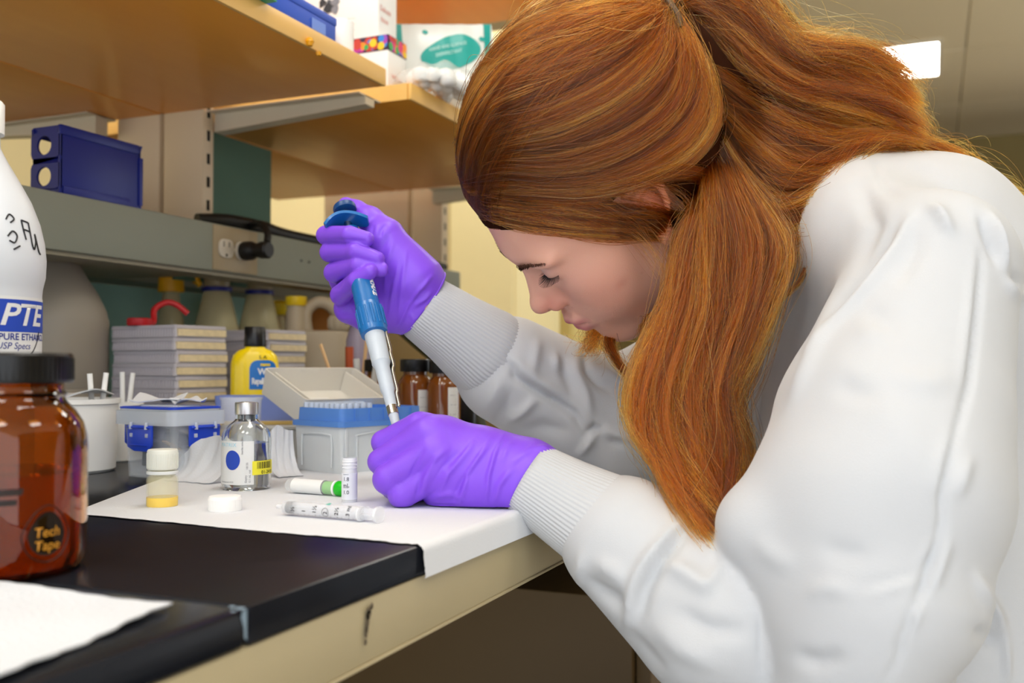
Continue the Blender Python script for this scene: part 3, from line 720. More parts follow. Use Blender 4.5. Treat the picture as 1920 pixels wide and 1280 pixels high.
# the side of the barrel that faces the camera: angle in the local x-y plane
loc = t.matrix_world.inverted() @ CAM; aF = math.atan2(loc.y, loc.x)
def sy(a, z): return lambda x, y: ((rs + .0003) * math.cos(aF + a - x / rs), (rs + .0003) * math.sin(aF + a - x / rs), z + y)
def syT(zc):  # writing turned 90 degrees: text runs around the barrel, bottom to top
    return lambda x, y: ((rs + .0003) * math.cos(aF - .62 + x / rs * 1.0), (rs + .0003) * math.sin(aF - .62 + x / rs * 1.0), zc - y)
sgn = 1 if True else -1
zz = [.0175, .0262, .0345, .0428, .0512, .0596]
for s_, zc in zip(('½', '1', '1½', '2', '2½', '3 ml'), zz):
    zc *= L / .0785
    up = (t.matrix_world.to_3x3() @ Vector((-math.sin(aF), math.cos(aF), 0))).z
    m_ = text_mesh(s_, .0046, 0, .00006, 'LEFT')
    d_ = 1 if up > 0 else -1
    me = warp(m_, lambda x, y, zc=zc, d_=d_: ((rs + .0003) * math.cos(aF - d_ * .55 + d_ * x / rs), (rs + .0003) * math.sin(aF - d_ * .55 + d_ * x / rs), zc - y))
    link('lettering', me, M_ink, t)
    if s_ == '2':
        link('circle_mark', tube([((rs + .0003) * math.cos(aF - d_ * .28 + d_ * .0031 / rs * math.cos(q)), (rs + .0003) * math.sin(aF - d_ * .28 + d_ * .0031 / rs * math.cos(q)), zc - .0016 + .0029 * math.sin(q)) for q in np.linspace(0, 2 * math.pi, 25)], .00014, 5, caps=False), M_ink, t)
    for q in range(2):
        link('tick', warp(mesh_from('tk', [(0, 0, 0), (.0016, 0, 0), (.0016, .0003, 0), (0, .0003, 0)], [(0, 1, 2, 3)], False), lambda x, y, zc=zc, d_=d_, q=q: ((rs + .0003) * math.cos(aF - d_ * 1.05 + d_ * x / rs), (rs + .0003) * math.sin(aF - d_ * 1.05 + d_ * x / rs), zc - .0015 + q * .004 + y)), M_ink, t)
link('green_mark', warp(text_mesh('lls', .0048, .2, .0002), lambda x, y: ((rs + .0003) * math.cos(.5 - y / rs), (rs + .0003) * math.sin(.5 - y / rs), .040 * L / .0785 + x)), mat('teal_print', '1fa78e', .5), t)

# ---- tip box with an open lid
Bc = base(640, 893)
best = None
for k in range(-600, 901):
    th_ = R(k / 10); d2 = Vector((math.cos(th_), math.sin(th_), 0)); d1 = Vector((-d2.y, d2.x, 0))
    def pxof(v):
        q = CR.transposed() @ (v - CAM); return 960 + FPX * q.x / -q.z
    e = abs(pxof(Bc + d2 * .118) - 797) + abs(pxof(Bc + d1 * .082) - 568)
    if best is None or e < best[0]: best = (e, th_, d1, d2)
_, thb, d1, d2 = best; print('tipbox', best[0], math.degrees(thb))
t = thing('tip_box', 'frosted pipette tip box with a blue rack and its lid tilted open', 'box', (0, 0, 0))
MW = Matrix(((d2.x, d1.x, 0, Bc.x), (d2.y, d1.y, 0, Bc.y), (0, 0, 1, BENCH + .0018), (0, 0, 0, 1))); t.matrix_world = MW
X1, Y1 = .118, .082
M_tipb = mat('tip_box_plastic', (.74, .78, .80, 1), .42, alpha=.90, vary=.02)
bd = link('body', shell(0, X1, 0, Y1, 0, .050, .006, .0016, .003), M_tipb, t)
for x0, x1 in ((.020, .098),):
    pts = [(x0, -.0004, .006), (x0, -.0004, .034), (x0 + .006, -.0004, .040), (x1 - .006, -.0004, .044), (x1, -.0004, .036), (x1, -.0004, .006)]
    link('side_rib', tube(pts, .0010, 6, 40), M_tipb, t)
link('side_rib', tube([(-.0004, .016, .006), (-.0004, .016, .034), (-.0004, .022, .040), (-.0004, .06, .040), (-.0004, .066, .034), (-.0004, .066, .006)], .0010, 6, 40), M_tipb, t)
link('side_rib', box(.004, .0075, -.0012, .0005, .004, .048, .0005, 1), M_tipb, t)
rk = link('blue_rack', joinm(shell(-.0025, X1 + .0025, -.0025, Y1 + .0025, .048, .0535, .007, .004), shell(.003, X1 - .003, .003, Y1 - .003, .053, .067, .006, .0015, -.001), prism(rrect(.004, X1 - .004, .004, Y1 - .004, .006), .060, .0625)), M_rack, t)
rk.data.materials.append(M_rack)
link('latch', box(.062, .092, -.0045, -.002, .036, .049, .001), M_rack, t)
for k in range(1, 6): link('rack_rib', box(k * X1 / 6 - .0006, k * X1 / 6 + .0006, .0012, .003, .054, .066), M_rack, t)
tm = lathe([(0, .062), (.0030, .062), (.0034, .0700), (.0030, .0722), (.0022, .0722), (.0020, .066), (0, .066)], 10); tm.materials.append(mat('tip_plastic', (.70, .78, .90, 1), .3, alpha=.75, vary=.02))
for i in range(8):
    for j in range(8):
        if i < 5 or j > 4: link('pipette_tip', tm, None, t, (.010 + i * .0088, .010 + j * .0088, 0))
# lid: open box whose mouth faces the viewer, hinged along the back edge
M_lid2 = mat('tip_lid_plastic', (.80, .77, .70, 1), .35, alpha=.86, vary=.02)
lid_me = joinm(shell(0, X1, 0, Y1 + .004, 0, .030, .006, .0016, .0025), box(.045, .070, Y1 + .002, Y1 + .0055, .014, .030, .001), box(.012, .014, .004, Y1, .001, .026), box(X1 - .014, X1 - .012, .004, Y1, .001, .026))
# local: floor of the lid z=0, mouth at z=.03; y=0 hinge side
Ml = Matrix.Translation((.012, Y1 + .006, .047)) @ Matrix.Rotation(R(24), 4, 'X') @ Matrix.Diagonal((1.12, 1, 1, 1))
lo = link('lid', lid_me, M_lid2, t); lo.matrix_local = Ml
link('lid_catch', moved(joinm(tube([(.046, Y1 * .52, .0018), (.046, Y1 * .72, .0018), (.072, Y1 * .72, .0018), (.072, Y1 * .52, .0018)], .0008, 6)), Ml), M_white, t)
# ================================================================ things further back on the bench and on the shelves
M_plate = mat('plate_plastic', (.72, .68, .73, 1), .25, alpha=.62, vary=.05)
M_plate2 = mat('plate_inner', (.80, .66, .40, 1), .5, vary=.2, vscale=120)
def plate_stack(c, rz, n, which):
    ords = ['lowest', 'second from the bottom', 'third from the bottom', 'fourth from the bottom', 'fifth from the bottom', 'sixth from the bottom', 'fifth from the top', 'fourth from the top', 'third from the top', 'second from the top', 'topmost']
    base_ = None
    rr = random.Random(which)
    ords = ords[:n - 5] + ords[-5:] if n >= 6 else ords[:n]
    protos = []
    for k in range(n):
        t = thing('microplate', 'clear lidded well plate, %s of the %s stack' % (ords[k], 'nearer left' if which == 1 else 'farther right'), 'plate', (c.x + rr.uniform(-.002, .002), c.y + rr.uniform(-.002, .002), BENCH + k * .0167), rz + rr.uniform(-.02, .02), 'well plates in the %s stack' % ('nearer' if which == 1 else 'farther'))
        if not protos:
            b1 = link('tray', joinm(shell(-.0635, .0635, -.0425, .0425, 0, .0125, .004, .0012, -.0012)), M_plate, t)
            bm = bmesh.new()
            for i in range(12): add_box(bm, -.0600 + i * .0108, -.0524 + i * .0108, -.0405, .0405, .002, .011)
            w_ = link('wells', bm_mesh(bm), M_plate2, t); w_['kind'] = 'stuff'
            bm = bmesh.new()
            for i in range(24):
                for sy_ in (-1, 1): add_box(bm, -.0605 + i * .0052, -.0595 + i * .0052, sy_ * .0432 - .0006, sy_ * .0432 + .0006, .001, .011)
            for i in range(16):
                for sx_ in (-1, 1): add_box(bm, sx_ * .0642 - .0006, sx_ * .0642 + .0006, -.040 + i * .0052, -.039 + i * .0052, .001, .011)
            f_ = link('rib', bm_mesh(bm), M_plate, t); f_['kind'] = 'stuff'
            l_ = link('lid', joinm(shell(-.0645, .0645, -.0435, .0435, .0118, .0155, .004, .0012, -.0006), prism(rrect(-.064, .064, -.043, .043, .004), .0150, .0163, .0004)), M_plate, t)
            protos = [b1, w_, f_, l_]
        else:
            for q in protos:
                o = q.copy(); COL.objects.link(o); o.parent = t
c = at(318, 1.35); plate_stack(c, R(-8), 10, 1)
c2 = at(478, 1.52); plate_stack(c2, R(-4), 10, 2)
zst = BENCH + 10 * .0167
# red cap with its red strap resting on the plates
p = Vector((c.x, c.y, zst)); q = P(262, 600, 1.33)
o = thing('tethered_cap', 'red screw cap with a curved red strap on top of the well plates', 'cap', (q.x, q.y, zst))
link('body', lathe([(0, 0), (.016, 0), (.0165, .001), (.0165, .009), (.015, .010), (0, .010)], 32), M_red, o)
a = P(288, 603, 1.34) - o.location; b = P(290, 580, 1.35) - o.location; b2 = P(312, 567, 1.36) - o.location; d = P(352, 588, 1.37) - o.location
link('strap', tube([(.012, .004, .003), tuple(Vector((a.x, a.y, .006))), tuple(b), tuple(b2), tuple((b2 + d) / 2 + Vector((0, 0, .004))), tuple(d)], .0042, 8, 30), M_red, o)

# yellow bottle with a blue label
c = at(478, 1.30)
yb = thing('yellow_bottle', 'yellow plastic bottle with black cap and blue label, behind the tip box lid', 'bottle', c)
av = math.atan2(CAM.y - c.y, CAM.x - c.x) + R(90)
yb.rotation_euler = (0, 0, av); yb.scale = (1.11, 1.11, 1.04)
def oval(profile, n=48):
    vs, fs = [], []
    for rx, ry, z in profile:
        vs += [(rx * math.copysign(abs(math.cos(q)) ** .8, math.cos(q)), ry * math.copysign(abs(math.sin(q)) ** .8, math.sin(q)), z) for q in np.linspace(0, 2 * math.pi, n, False)]
    for i in range(len(profile) - 1):
        for k in range(n): fs.append((i * n + k, i * n + (k + 1) % n, (i + 1) * n + (k + 1) % n, (i + 1) * n + k))
    fs.append(tuple(range(n))[::-1]); fs.append(tuple((len(profile) - 1) * n + k for k in range(n)))
    me = mesh_from('oval', vs, fs); me.set_sharp_from_angle(angle=R(50)); return me
H = .132
link('body', oval([(.024, .013, 0), (.0268, .0155, .004), (.0275, .016, .012), (.0275, .016, .108), (.0270, .0156, .114), (.0248, .0148, .122), (.0190, .0130, .128), (.0120, .0115, .131), (.0110, .0110, .134)]), M_yell, yb)
ck = link('screw_cap', lathe([(0, .133), (.0125, .133), (.0128, .134), (.0120, .157), (.0112, .158), (0, .158)], 40), M_blackcap, yb)
# camera-facing side is local -y
def flat(px, py, x0, z0, s=1): return lambda x, y: (x0 + x * s, -.0166 - .0006, z0 + y * s)
def front(x): # y of the oval side at x
    return -.0160 * (max(0, 1 - (abs(x) / .0275) ** 2.5)) ** (1 / 2.5)
def onfront(x0, z0, off=.0006): return lambda x, y: (x0 + x, front(x0 + x) - off, z0 + y)
LBL = lambda w_, h_: [(-w_, -h_), (w_, -h_)] + [(w_ - .006 + .006 * math.cos(q), h_ - .006 + .006 * math.sin(q)) for q in np.linspace(0, math.pi / 2, 6)] + [(-w_ + .010 - .010 * math.cos(q), h_ - .010 + .010 * math.sin(q)) for q in np.linspace(math.pi / 2, 0, 6)]
def gridpoly(x0, x1, z0, z1, off, rc=.010):
    """label wrapped on the oval front, upper corners rounded"""
    n = 20
    def fn(u, v):
        x = x0 + (x1 - x0) * u; top = z1
        dl = min(x - x0, x1 - x)
        if dl < rc: top = z1 - rc + math.sqrt(max(0, rc * rc - (rc - dl) ** 2))
        z = z0 + (top - z0) * v
        return (x, front(x) - off, z)
    return quad_grid(n, 4, fn)
M_lblue = mat('label_blue', '1f73c4', .4)
lb = link('label', gridpoly(-.006, .0245, .080, .116, .0005), M_lblue, yb)
link('lettering', warp(text_mesh('Water', .0105, 0, .0004, 'LEFT', .9, .85), onfront(.0035, .0985, .001)), M_label, lb)
link('lettering', warp(text_mesh('Repellent', .0105, 0, .0004, 'LEFT', .85, .62), onfront(-.0035, .0865, .001)), M_label, lb)
link('small_lettering', warp(text_mesh('nano', .0055, 0, .0003), onfront(.0065, .1090, .001)), M_yell, lb)
link('marker_writing', warp(text_mesh('L A', .0058, 0, .0001), onfront(.0050, .1180)), M_ink, yb)
for x0 in (-.004, .0075):
    link('black_print', warp(mesh_from('f', [(0, 0, 0), (.005, -.001, 0), (.0055, .006, 0), (.003, .009, 0), (.001, .006, 0)], [(0, 1, 2, 3, 4)], False), onfront(x0, .050)), M_ink, yb)

# small glass beaker behind the vial
c = at(453, 1.08)
bk = thing('glass_beaker', 'small clear glass beaker standing behind the glass vial', 'beaker', c)
link('glass', bottle([(.0195, 0), (.0205, .001), (.0207, .006), (.0212, .060), (.0218, .075), (.0225, .078)], .0012, 40), M_thin, bk)
link('rim', lathe([(.0216, .0772), (.0226, .0772), (.0230, .0785), (.0226, .0796), (.0216, .0794)], 40), M_thin, bk)

# white box with a blue tray on top, left of the tip box
c = at(520, 1.23)
wbx = thing('white_box', 'small white rounded plastic box left of the tip box, blue tray on it', 'box', c, av - .15)
link('body', prism(rrect(-.040, .040, -.025, .025, .012), 0, .036, .002), mat('grey_white_plastic', 'c9c9c3', .4), wbx)
link('lid', prism(rrect(-.042, .042, -.027, .027, .013), .036, .0405, .0012), MATS['grey_white_plastic'], wbx)
c = at(503, 1.25)
tr = thing('blue_tray', 'translucent violet-blue tray on the white box behind the open lid', 'tray', (c.x, c.y, BENCH + .0405), av - .12)
M_tray = mat('violet_tray', '7d8fd0', .4, alpha=.9, vary=.05)
link('body', shell(-.062, .062, -.022, .022, .004, .036, .004, .002, .003), M_tray, tr)
link('base_strip', prism(rrect(-.060, .060, -.023, .023, .004), 0, .005, .001), mat('ochre_base', 'c2a45c', .5), tr)

# two big conical bottles with blue rings, behind the plates
def cone_bottle(px, d, label, h=.27, r=.043):
    c = at(px, d); t = thing('storage_bottle', label, 'bottle', c, 0, 'large clear bottles with blue pouring rings')
    link('body', bottle([(r - .006, 0), (r, .004), (r, .140), (r - .002, .150), (.0235, .226), (.0210, .234), (.0205, .240)], .002, 40), mat('bottle_tint', 'ded3a8', .1, alpha=.5, vary=.05), t)
    link('liquid', lathe([(0, .004), (r - .004, .005), (r - .004, .140), (0, .140)], 40), mat('broth', 'd6c07e', .2, alpha=.9), t)
    link('pour_ring', lathe([(.0206, .2345), (.0240, .2345), (.0245, .2375), (.0240, .2415), (.0206, .2415)], 40), mat('ring_blue', '1f2480', .4), t)
    cp = link('screw_cap', lathe([(0, .242), (.0200, .242), (.0206, .244), (.0206, .268), (.0190, .270), (0, .270)], 40), mat('cap_clear', 'b9a883', .3, alpha=.8), t)
    for k in range(24):
        pass
    return t
cone_bottle(406, 1.62, 'big clear conical bottle with a blue ring, directly above the left plate stack')
cone_bottle(486, 1.69, 'second big clear conical bottle with a blue ring, nearer to the milky jug')

# spray bottle with a yellow trigger
c = at(320, 1.60)
sp = thing('spray_bottle', 'clear spray bottle with a yellow collar and trigger, behind the plates', 'bottle', c, av)
link('body', bottle([(.021, 0), (.023, .003), (.023, .160), (.020, .190), (.015, .215), (.0135, .230), (.0135, .248)], .0015, 32), MATS['bottle_tint'], sp)
link('collar', lathe([(.0135, .232), (.0200, .232), (.0205, .234), (.0190, .258), (.014, .260)], 32), mat('trigger_yellow', 'efb40d', .4), sp)
link('head', joinm(oval([(.014, .012, .259), (.015, .012, .275), (.0165, .013, .288), (.020, .014, .297), (.018, .012, .302)]), box(.0, .045, -.009, .009, .289, .303, .003)), mat('cream_head', 'd8c9a2', .4), sp)
link('trigger', tube([(.022, 0, .290), (.030, 0, .275), (.036, 0, .256), (.045, 0, .243)], [.0055, .0075, .0075, .004], 10, 16), MATS['trigger_yellow'], sp)
link('nozzle', moved(lathe([(0, 0), (.009, 0), (.009, .014), (0, .014)], 20), Matrix.Translation((-.034, 0, .296)) @ Matrix.Rotation(R(90), 4, 'Y')), mat('nozzle_red', 'c2483f', .4), sp)

# grey carboy at the left, behind the white bottle
c = at(98, 1.33)
cb = thing('carboy', 'large greyish translucent jug behind the white wash bottle', 'jug', c)
r = .0705
link('body', lathe([(0, 0), (r - .006, 0), (r, .006), (r, .080), (r - .0012, .083), (r, .086), (r, .172), (r - .003, .186), (r - .014, .210), (r - .028, .232), (.034, .247), (.030, .252), (.030, .262), (0, .262)], 56), mat('grey_hdpe', '9a9184', .5, vary=.06, vscale=6), cb)
link('screw_cap', lathe([(0, .260), (.034, .260), (.034, .280), (.032, .282), (0, .282)], 40), M_white, cb)

# milky jug with a handle
c = at(590, 1.62)
jg = thing('milk_jug', 'milky square plastic jug with a moulded handle, left of the pipette', 'jug', c, av - .08)
M_jug = mat('milky_jug', 'b5a68d', .5, vary=.05, vscale=8)
link('body', joinm(prism(rrect(-.056, .056, -.045, .045, .016), 0, .170, .006), prism(rrect(.022, .054, -.043, .043, .012), .168, .196, .008)), M_jug, jg)
link('handle', tube([(-.012, 0, .168), (-.014, 0, .190), (-.010, 0, .206), (.006, 0, .217), (.026, 0, .212), (.042, 0, .195)], [.010, .009, .009, .010, .011, .013], 12, 32), M_jug, jg)
link('neck', moved(lathe([(0, .16), (.018, .16), (.016, .200), (.014, .206), (.014, .212), (0, .212)], 32), Matrix.Translation((-.030, 0, 0))), M_jug, jg)
link('screw_cap', moved(lathe([(0, .211), (.016, .211), (.017, .213), (.017, .226), (0, .226)], 32), Matrix.Translation((-.030, 0, 0))), mat('cap_yellow', 'e0bd14', .4), jg)
c = at(555, 1.90)
tag(link('carton', moved(box(-.085, .085, -.02, .02, 0, .235, .003), Matrix.Identity(4)), mat('orange_board', 'b8752a', .6, vary=.08), None, c, (0, 0, av - .05)), 'orange-brown board standing behind the milky jug', 'board')
c = at(521, 1.79)
o = thing('yellow_cap_bottle', 'bottle with a bright yellow cap between the conical bottles and the orange board', 'bottle', c)
link('body', lathe([(0, 0), (.020, 0), (.021, .003), (.021, .17), (.013, .195), (.012, .206), (0, .206)], 32), MATS['bottle_tint'], o)
link('screw_cap', lathe([(0, .205), (.020, .205), (.022, .209), (.022, .226), (.018, .230), (0, .230)], 32), mat('cap_bright_yellow', 'f0d010', .4), o)

# sticks, blue-capped bottle, red tube, glass tubes, right of the jug
c = at(672, 1.45)
o = thing('blue_cap_bottle', 'bottle with a dark blue cap behind the pipette barrel', 'bottle', c)
link('body', lathe([(0, 0), (.017, 0), (.018, .002), (.018, .150), (.013, .168), (.012, .176), (0, .176)], 32), mat('violet_grey', '8f8494', .4), o)
link('screw_cap', lathe([(0, .174), (.019, .174), (.020, .176), (.0195, .206), (.018, .208), (0, .208)], 32), mat('cap_navy', '141d8c', .4), o)
def rodp(name, px0, py0, px1, py1, d, r, m, lab, cat):
    a = P(px0, py0, d); b = P(px1, py1, d); b.z = max(b.z, BENCH + r)
    o = link(name, tube([(0, 0, 0), tuple(a - b)], r, 10), m, None, b); return tag(o, lab, cat)
rodp('wooden_stick', 601, 645, 650, 790, 1.28, .0022, M_woodstick, 'thin wooden stick leaning behind the open lid of the tip box', 'stick')
rodp('wooden_stick', 688, 632, 672, 790, 1.33, .0024, M_woodstick, 'wooden stick standing behind the pipette barrel', 'stick')
rodp('red_tube', 655, 650, 656, 790, 1.40, .006, mat('rust_tube', 'a8471c', .5), 'rust red tube standing behind the tip box lid', 'tube')
rodp('glass_tube', 668, 672, 676, 790, 1.30, .0045, mat('tube_glass', 'd5d5d0', .1, alpha=.6), 'glass tube standing behind the tip box lid, left one', 'tube')
rodp('glass_tube', 708, 668, 690, 790, 1.29, .0045, MATS['tube_glass'], 'glass tube leaning behind the tip box lid, right one', 'tube')
o = tag(link('yellow_box', box(-.02, .02, -.015, .015, 0, .13, .003), M_yell, None, at(706, 1.56), (0, 0, av)), 'small yellow box behind the pipette', 'box')

# amber jars
def jar(px, d, h, r, label, lab=None):
    c = at(px, d); t = thing('amber_jar', label, 'jar', c, 0, 'small amber jars with black caps')
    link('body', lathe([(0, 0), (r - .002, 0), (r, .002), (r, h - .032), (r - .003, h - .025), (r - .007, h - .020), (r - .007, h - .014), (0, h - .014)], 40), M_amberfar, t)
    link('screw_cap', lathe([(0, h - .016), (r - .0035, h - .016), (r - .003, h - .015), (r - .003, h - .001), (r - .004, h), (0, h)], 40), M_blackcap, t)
    a = math.atan2(CAM.y - c.y, CAM.x - c.x)
    if lab:
        l_ = link('label', band(r + .0003, a + lab[0], a + lab[1], h * lab[2], h * lab[3]), M_label, t)
        for k in range(4): link('small_print', warp(text_mesh(('--- -', '-- --', '- ---', '---')[k], .006), cyl_map(r + .0006, a + lab[0] + .12, h * lab[3] - .011 - k * .012)), MATS['ink_grey'], l_)
    return t, c, a
jar(779, 1.28, .122, .0225, 'amber jar with black cap and white label, middle one of three', (.15, .95, .30, .68))
t, c, a = jar(832, 1.26, .120, .0215, 'amber jar with an orange label by the far sleeve cuff', (.25, .95, .05, .72))
ol = link('orange_label', band(.0222, a - .85, a + .95, .026, .043), mat('orange_label', 'f59a12', .5), t)
link('lettering', warp(text_mesh('MTU', .010, 0, .0003), cyl_map(.0225, a - .5, .030)), M_ink, ol)
jar(712, 1.33, .122, .0235, 'amber jar half hidden behind the grey pipette shaft')
o = thing('black_bottle', 'black bottle squeezed between the orange-labelled jar and the far sleeve', 'bottle', at(868, 1.36))
link('body', lathe([(0, 0), (.018, 0), (.019, .002), (.019, .095), (.014, .104), (0, .104)], 32), M_blackcap, o)
link('screw_cap', lathe([(0, .103), (.015, .103), (.015, .122), (0, .122)], 32), M_blackcap, o)
tag(link('dark_hose', tube([tuple(P(735, 600, 1.55)), tuple(P(790, 648, 1.52)), tuple(P(842, 690, 1.5)), tuple(P(880, 735, 1.48)), tuple(Vector((P(905, 780, 1.46).x, P(905, 780, 1.46).y, BENCH + .012)))], .010, 10, 30), mat('dark_green_rubber', '2f3322', .5)), 'dark green hose sloping behind the amber jars', 'hose')
o = thing('white_carton', 'small white box with a red ring printed on it, behind the fist', 'box', at(905, 1.18), av + .1)
link('body', box(-.035, .035, -.02, .02, 0, .036, .0015), M_white, o)
link('red_ring', tube([(-.008 + .009 * math.cos(q), -.0204, .022 + .009 * math.sin(q)) for q in np.linspace(0, 2 * math.pi, 25)], .0012, 6, caps=False), M_red, o)
tag(link('tan_backboard', box(-.14, .14, -.008, .008, 0, .20, .002), mat('tan_board', '8f7646', .6, vary=.05), None, at(790, 1.75), (0, 0, av)), 'tan board standing behind the amber jars', 'board')
o = thing('white_bottle', 'white bottle far behind between the sleeve and the chin', 'bottle', at(1024, 2.4))
link('body', lathe([(0, 0), (.034, 0), (.036, .003), (.036, .120), (.024, .140), (.022, .150), (0, .150)], 32), M_white, o)
link('screw_cap', lathe([(0, .149), (.027, .149), (.027, .185), (0, .185)], 32), M_white, o)

# ---- on the raceway: blue tube rack; on the shelves: cartons and a wipes pack
zr0 = CAM.z + .138 + .0695
a = onX(112, 352, -.962); b = onX(263, 385, -.962)
t = thing('tube_rack', 'dark blue plastic tube rack with round holes standing on the grey raceway', 'rack', (-.962, a.y, zr0 + .0002))
Ly = b.y - a.y; Hh = .0835; D = .048
print('rack', Ly)
def plate_holes(w_, h_, th, holes, n=28):
    """panel in the x-z plane with round holes"""
    bm = bmesh.new()
    # triangulated fan strips between every hole's square cell and its circle
    cells = []
    for (cx, cz, r_) in holes: cells.append((cx, cz, r_))
    zs = sorted({0, h_} | {z for c_ in cells for z in (c_[1] - c_[2] - .004, c_[1] + c_[2] + .004)})
    for za, zb in zip(zs[:-1], zs[1:]):
        hit = [c_ for c_ in cells if za < c_[1] < zb]
        if not hit: f = bm.faces.new([bm.verts.new(p_) for p_ in ((0, 0, za), (w_, 0, za), (w_, 0, zb), (0, 0, zb))]); continue
        cx, cz, r_ = hit[0]
        circ = [bm.verts.new((cx + r_ * math.cos(2 * math.pi * k / n), 0, cz + r_ * math.sin(2 * math.pi * k / n))) for k in range(n)]
        def sq(q):
            c_, s_ = math.cos(q), math.sin(q)
            sx = (w_ - cx if c_ > 0 else cx) / max(abs(c_), 1e-6); sz = (zb - cz if s_ > 0 else cz - za) / max(abs(s_), 1e-6); m_ = min(sx, sz)
            return (cx + c_ * m_, 0, cz + s_ * m_)
        out = [bm.verts.new(sq(2 * math.pi * k / n)) for k in range(n)]
        for k in range(n): bm.faces.new((circ[k], circ[(k + 1) % n], out[(k + 1) % n], out[k]))
        for sx, sz in ((0, za), (w_, za), (w_, zb), (0, zb)):
            q = math.atan2(sz - cz, sx - cx) % (2 * math.pi); k = int(q / (2 * math.pi) * n) % n
            bm.faces.new((out[k], out[(k + 1) % n], bm.verts.new((sx, 0, sz))))
    bmesh.ops.remove_doubles(bm, verts=bm.verts, dist=1e-5)
    bmesh.ops.recalc_face_normals(bm, faces=bm.faces)
    bmesh.ops.solidify(bm, geom=list(bm.faces), thickness=th); return bm_mesh(bm)
for y in (0, Ly - .003):
    link('end_panel', moved(plate_holes(D, Hh, .003, [(D * .45, .022, .0115), (D * .45, .060, .0115)]), Matrix.Translation((-D, y + .003, 0))), M_navy, t)
link('side_panel', box(-.0035, 0, .0, Ly, 0, Hh - .006, .001), M_navy, t)
link('rim', box(-D, -D + .004, 0, Ly, Hh - .012, Hh - .002, .001), M_navy, t)
link('rim', box(-D, -D + .004, 0, Ly, 0, .008, .001), M_navy, t)
link('rim', box(-.004, .0015, -.001, Ly * .97, Hh - .012, Hh, .0012), M_navy, t)
link('end_rib', box(-.002, .0018, Ly - .004, Ly + .003, .004, Hh - .016, .001), M_navy, t)
link('foot_rib', box(-.002, .002, .004, Ly - .02, 0, .010, .001), M_navy, t)
# far side of the island: second raceway with a white tray and a yellow bin
rw2 = tag(link('raceway', box(-1.30, -1.191, -.9, 1.97, CAM.z + .138, CAM.z + .2070, .0025), M_race), 'second grey raceway on the far side of the island', 'raceway')
tag(link('cable_shelf', box(-1.189, -1.0145, -.9, 1.198, CAM.z + .1375, CAM.z + .1415), mat('ledge_beige', '9c8c70', .5)), 'beige ledge under the cables between the two raceways', 'shelf')
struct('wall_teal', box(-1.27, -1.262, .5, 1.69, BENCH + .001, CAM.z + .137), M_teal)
a = onX(36, 290, -1.25)
o = thing('yellow_bin', 'blurred yellow-orange bin on the far raceway, left of the blue rack', 'bin', (-1.245, a.y, CAM.z + .2072))
link('body', shell(-.04, .04, -.10, .0, 0, .045, .004, .003, .006), mat('bin_yellow', 'dda02a', .5), o)
link('label', box(-.02, .02, .0003, .0012, .012, .032), M_label, o)
a = onX(70, 310, -1.25)
tag(link('white_tray', shell(-1.295, -1.20, a.y - .14 + .06, a.y + .06, CAM.z + .2072, CAM.z + .222, .004, .002), M_white), 'white tray edge on the far raceway, under the yellow bin', 'tray')
# the shelf load
zs = ZS + .0245
o = thing('blue_box', 'long blue box lying along the front edge of the nearer shelf', 'box', (-.76, 1.01, zs))
link('body', box(-.055, .055, -.075, .075, 0, .030, .001), mat('royal_blue', '2450c0', .45, vary=.1), o)
link('lid', box(-.056, .056, -.076, .076, .024, .034, .001), MATS['royal_blue'], o)
link('label', box(.0555, .0562, .02, .05, .004, .018), mat('pale_blue_label', '6f8fe0', .5), o)
o = thing('booklet', 'teal green booklet poking over the edge of the nearer shelf', 'booklet', (-.745, .84, zs))
link('cover', box(-.06, .062, -.09, .09, 0, .0015), mat('booklet_teal', '2b9c7c', .5), o)
link('pages', box(-.058, .058, -.088, .088, .0016, .008), M_paper, o)
link('cover', box(-.06, .062, -.09, .09, .0081, .0096), MATS['booklet_teal'], o)
tag(link('white_roll', moved(lathe([(0, 0), (.016, 0), (.017, .001), (.017, .045), (.016, .046), (0, .046)], 32), Matrix.Identity(4)), M_white, None, (-.725, 1.128, zs)), 'white rounded container between the blue box and the cartons', 'container')
M_cart = mat('carton_white', (.83, .82, .80, 1), .6, vary=.02)
cols = ['d6336c', '8e44ad', 'f08c1a', '2f7fd0', 'e0c020', '37a050', 'c0392b', 'b0309a']
def dots(x0, x1, z0, z1, n, seed, plane):
    rr = random.Random(seed); out = []
    for k in range(n):
        cx, cz, r_ = rr.uniform(x0, x1), rr.uniform(z0, z1), rr.uniform(.0035, .007)
        cz = min(max(cz, z0 + r_), z1 - r_); cx = min(max(cx, x0 + r_), x1 - r_)
        vs = [plane(cx + r_ * math.cos(2 * math.pi * q / 12), cz + r_ * math.sin(2 * math.pi * q / 12), .0006 + k * .00001) for q in range(12)]
        out.append((vs, rr.randrange(len(cols))))
    vs, fs, mi = [], [], []
    for v_, c_ in out: fs.append(tuple(range(len(vs), len(vs) + 12))); vs += v_; mi.append(c_)
    me = mesh_from('dots', vs, fs, False)
    for c_ in cols: me.materials.append(mat('dot_' + c_, c_, .5))
    me.polygons.foreach_set('material_index', mi); return me
zc = zs
t = thing('carton', 'lower white carton with a band of coloured dots on the further shelf', 'box', (-.744, 1.286, zc))
link('body', box(-.13, 0, 0, .055, 0, .082, .0008), M_cart, t)
link('dark_band', box(-.1302, .0003, -.0004, .0553, .058, .0815), mat('band_plum', '3a2340', .5), t)
link('dot_print', joinm(dots(-.128, 0, .0585, .081, 70, 1, lambda x, z, e: (x, -.0005 - e, z))), None, t)
for c_ in cols: t.children[-1].data.materials.append(MATS['dot_' + c_])
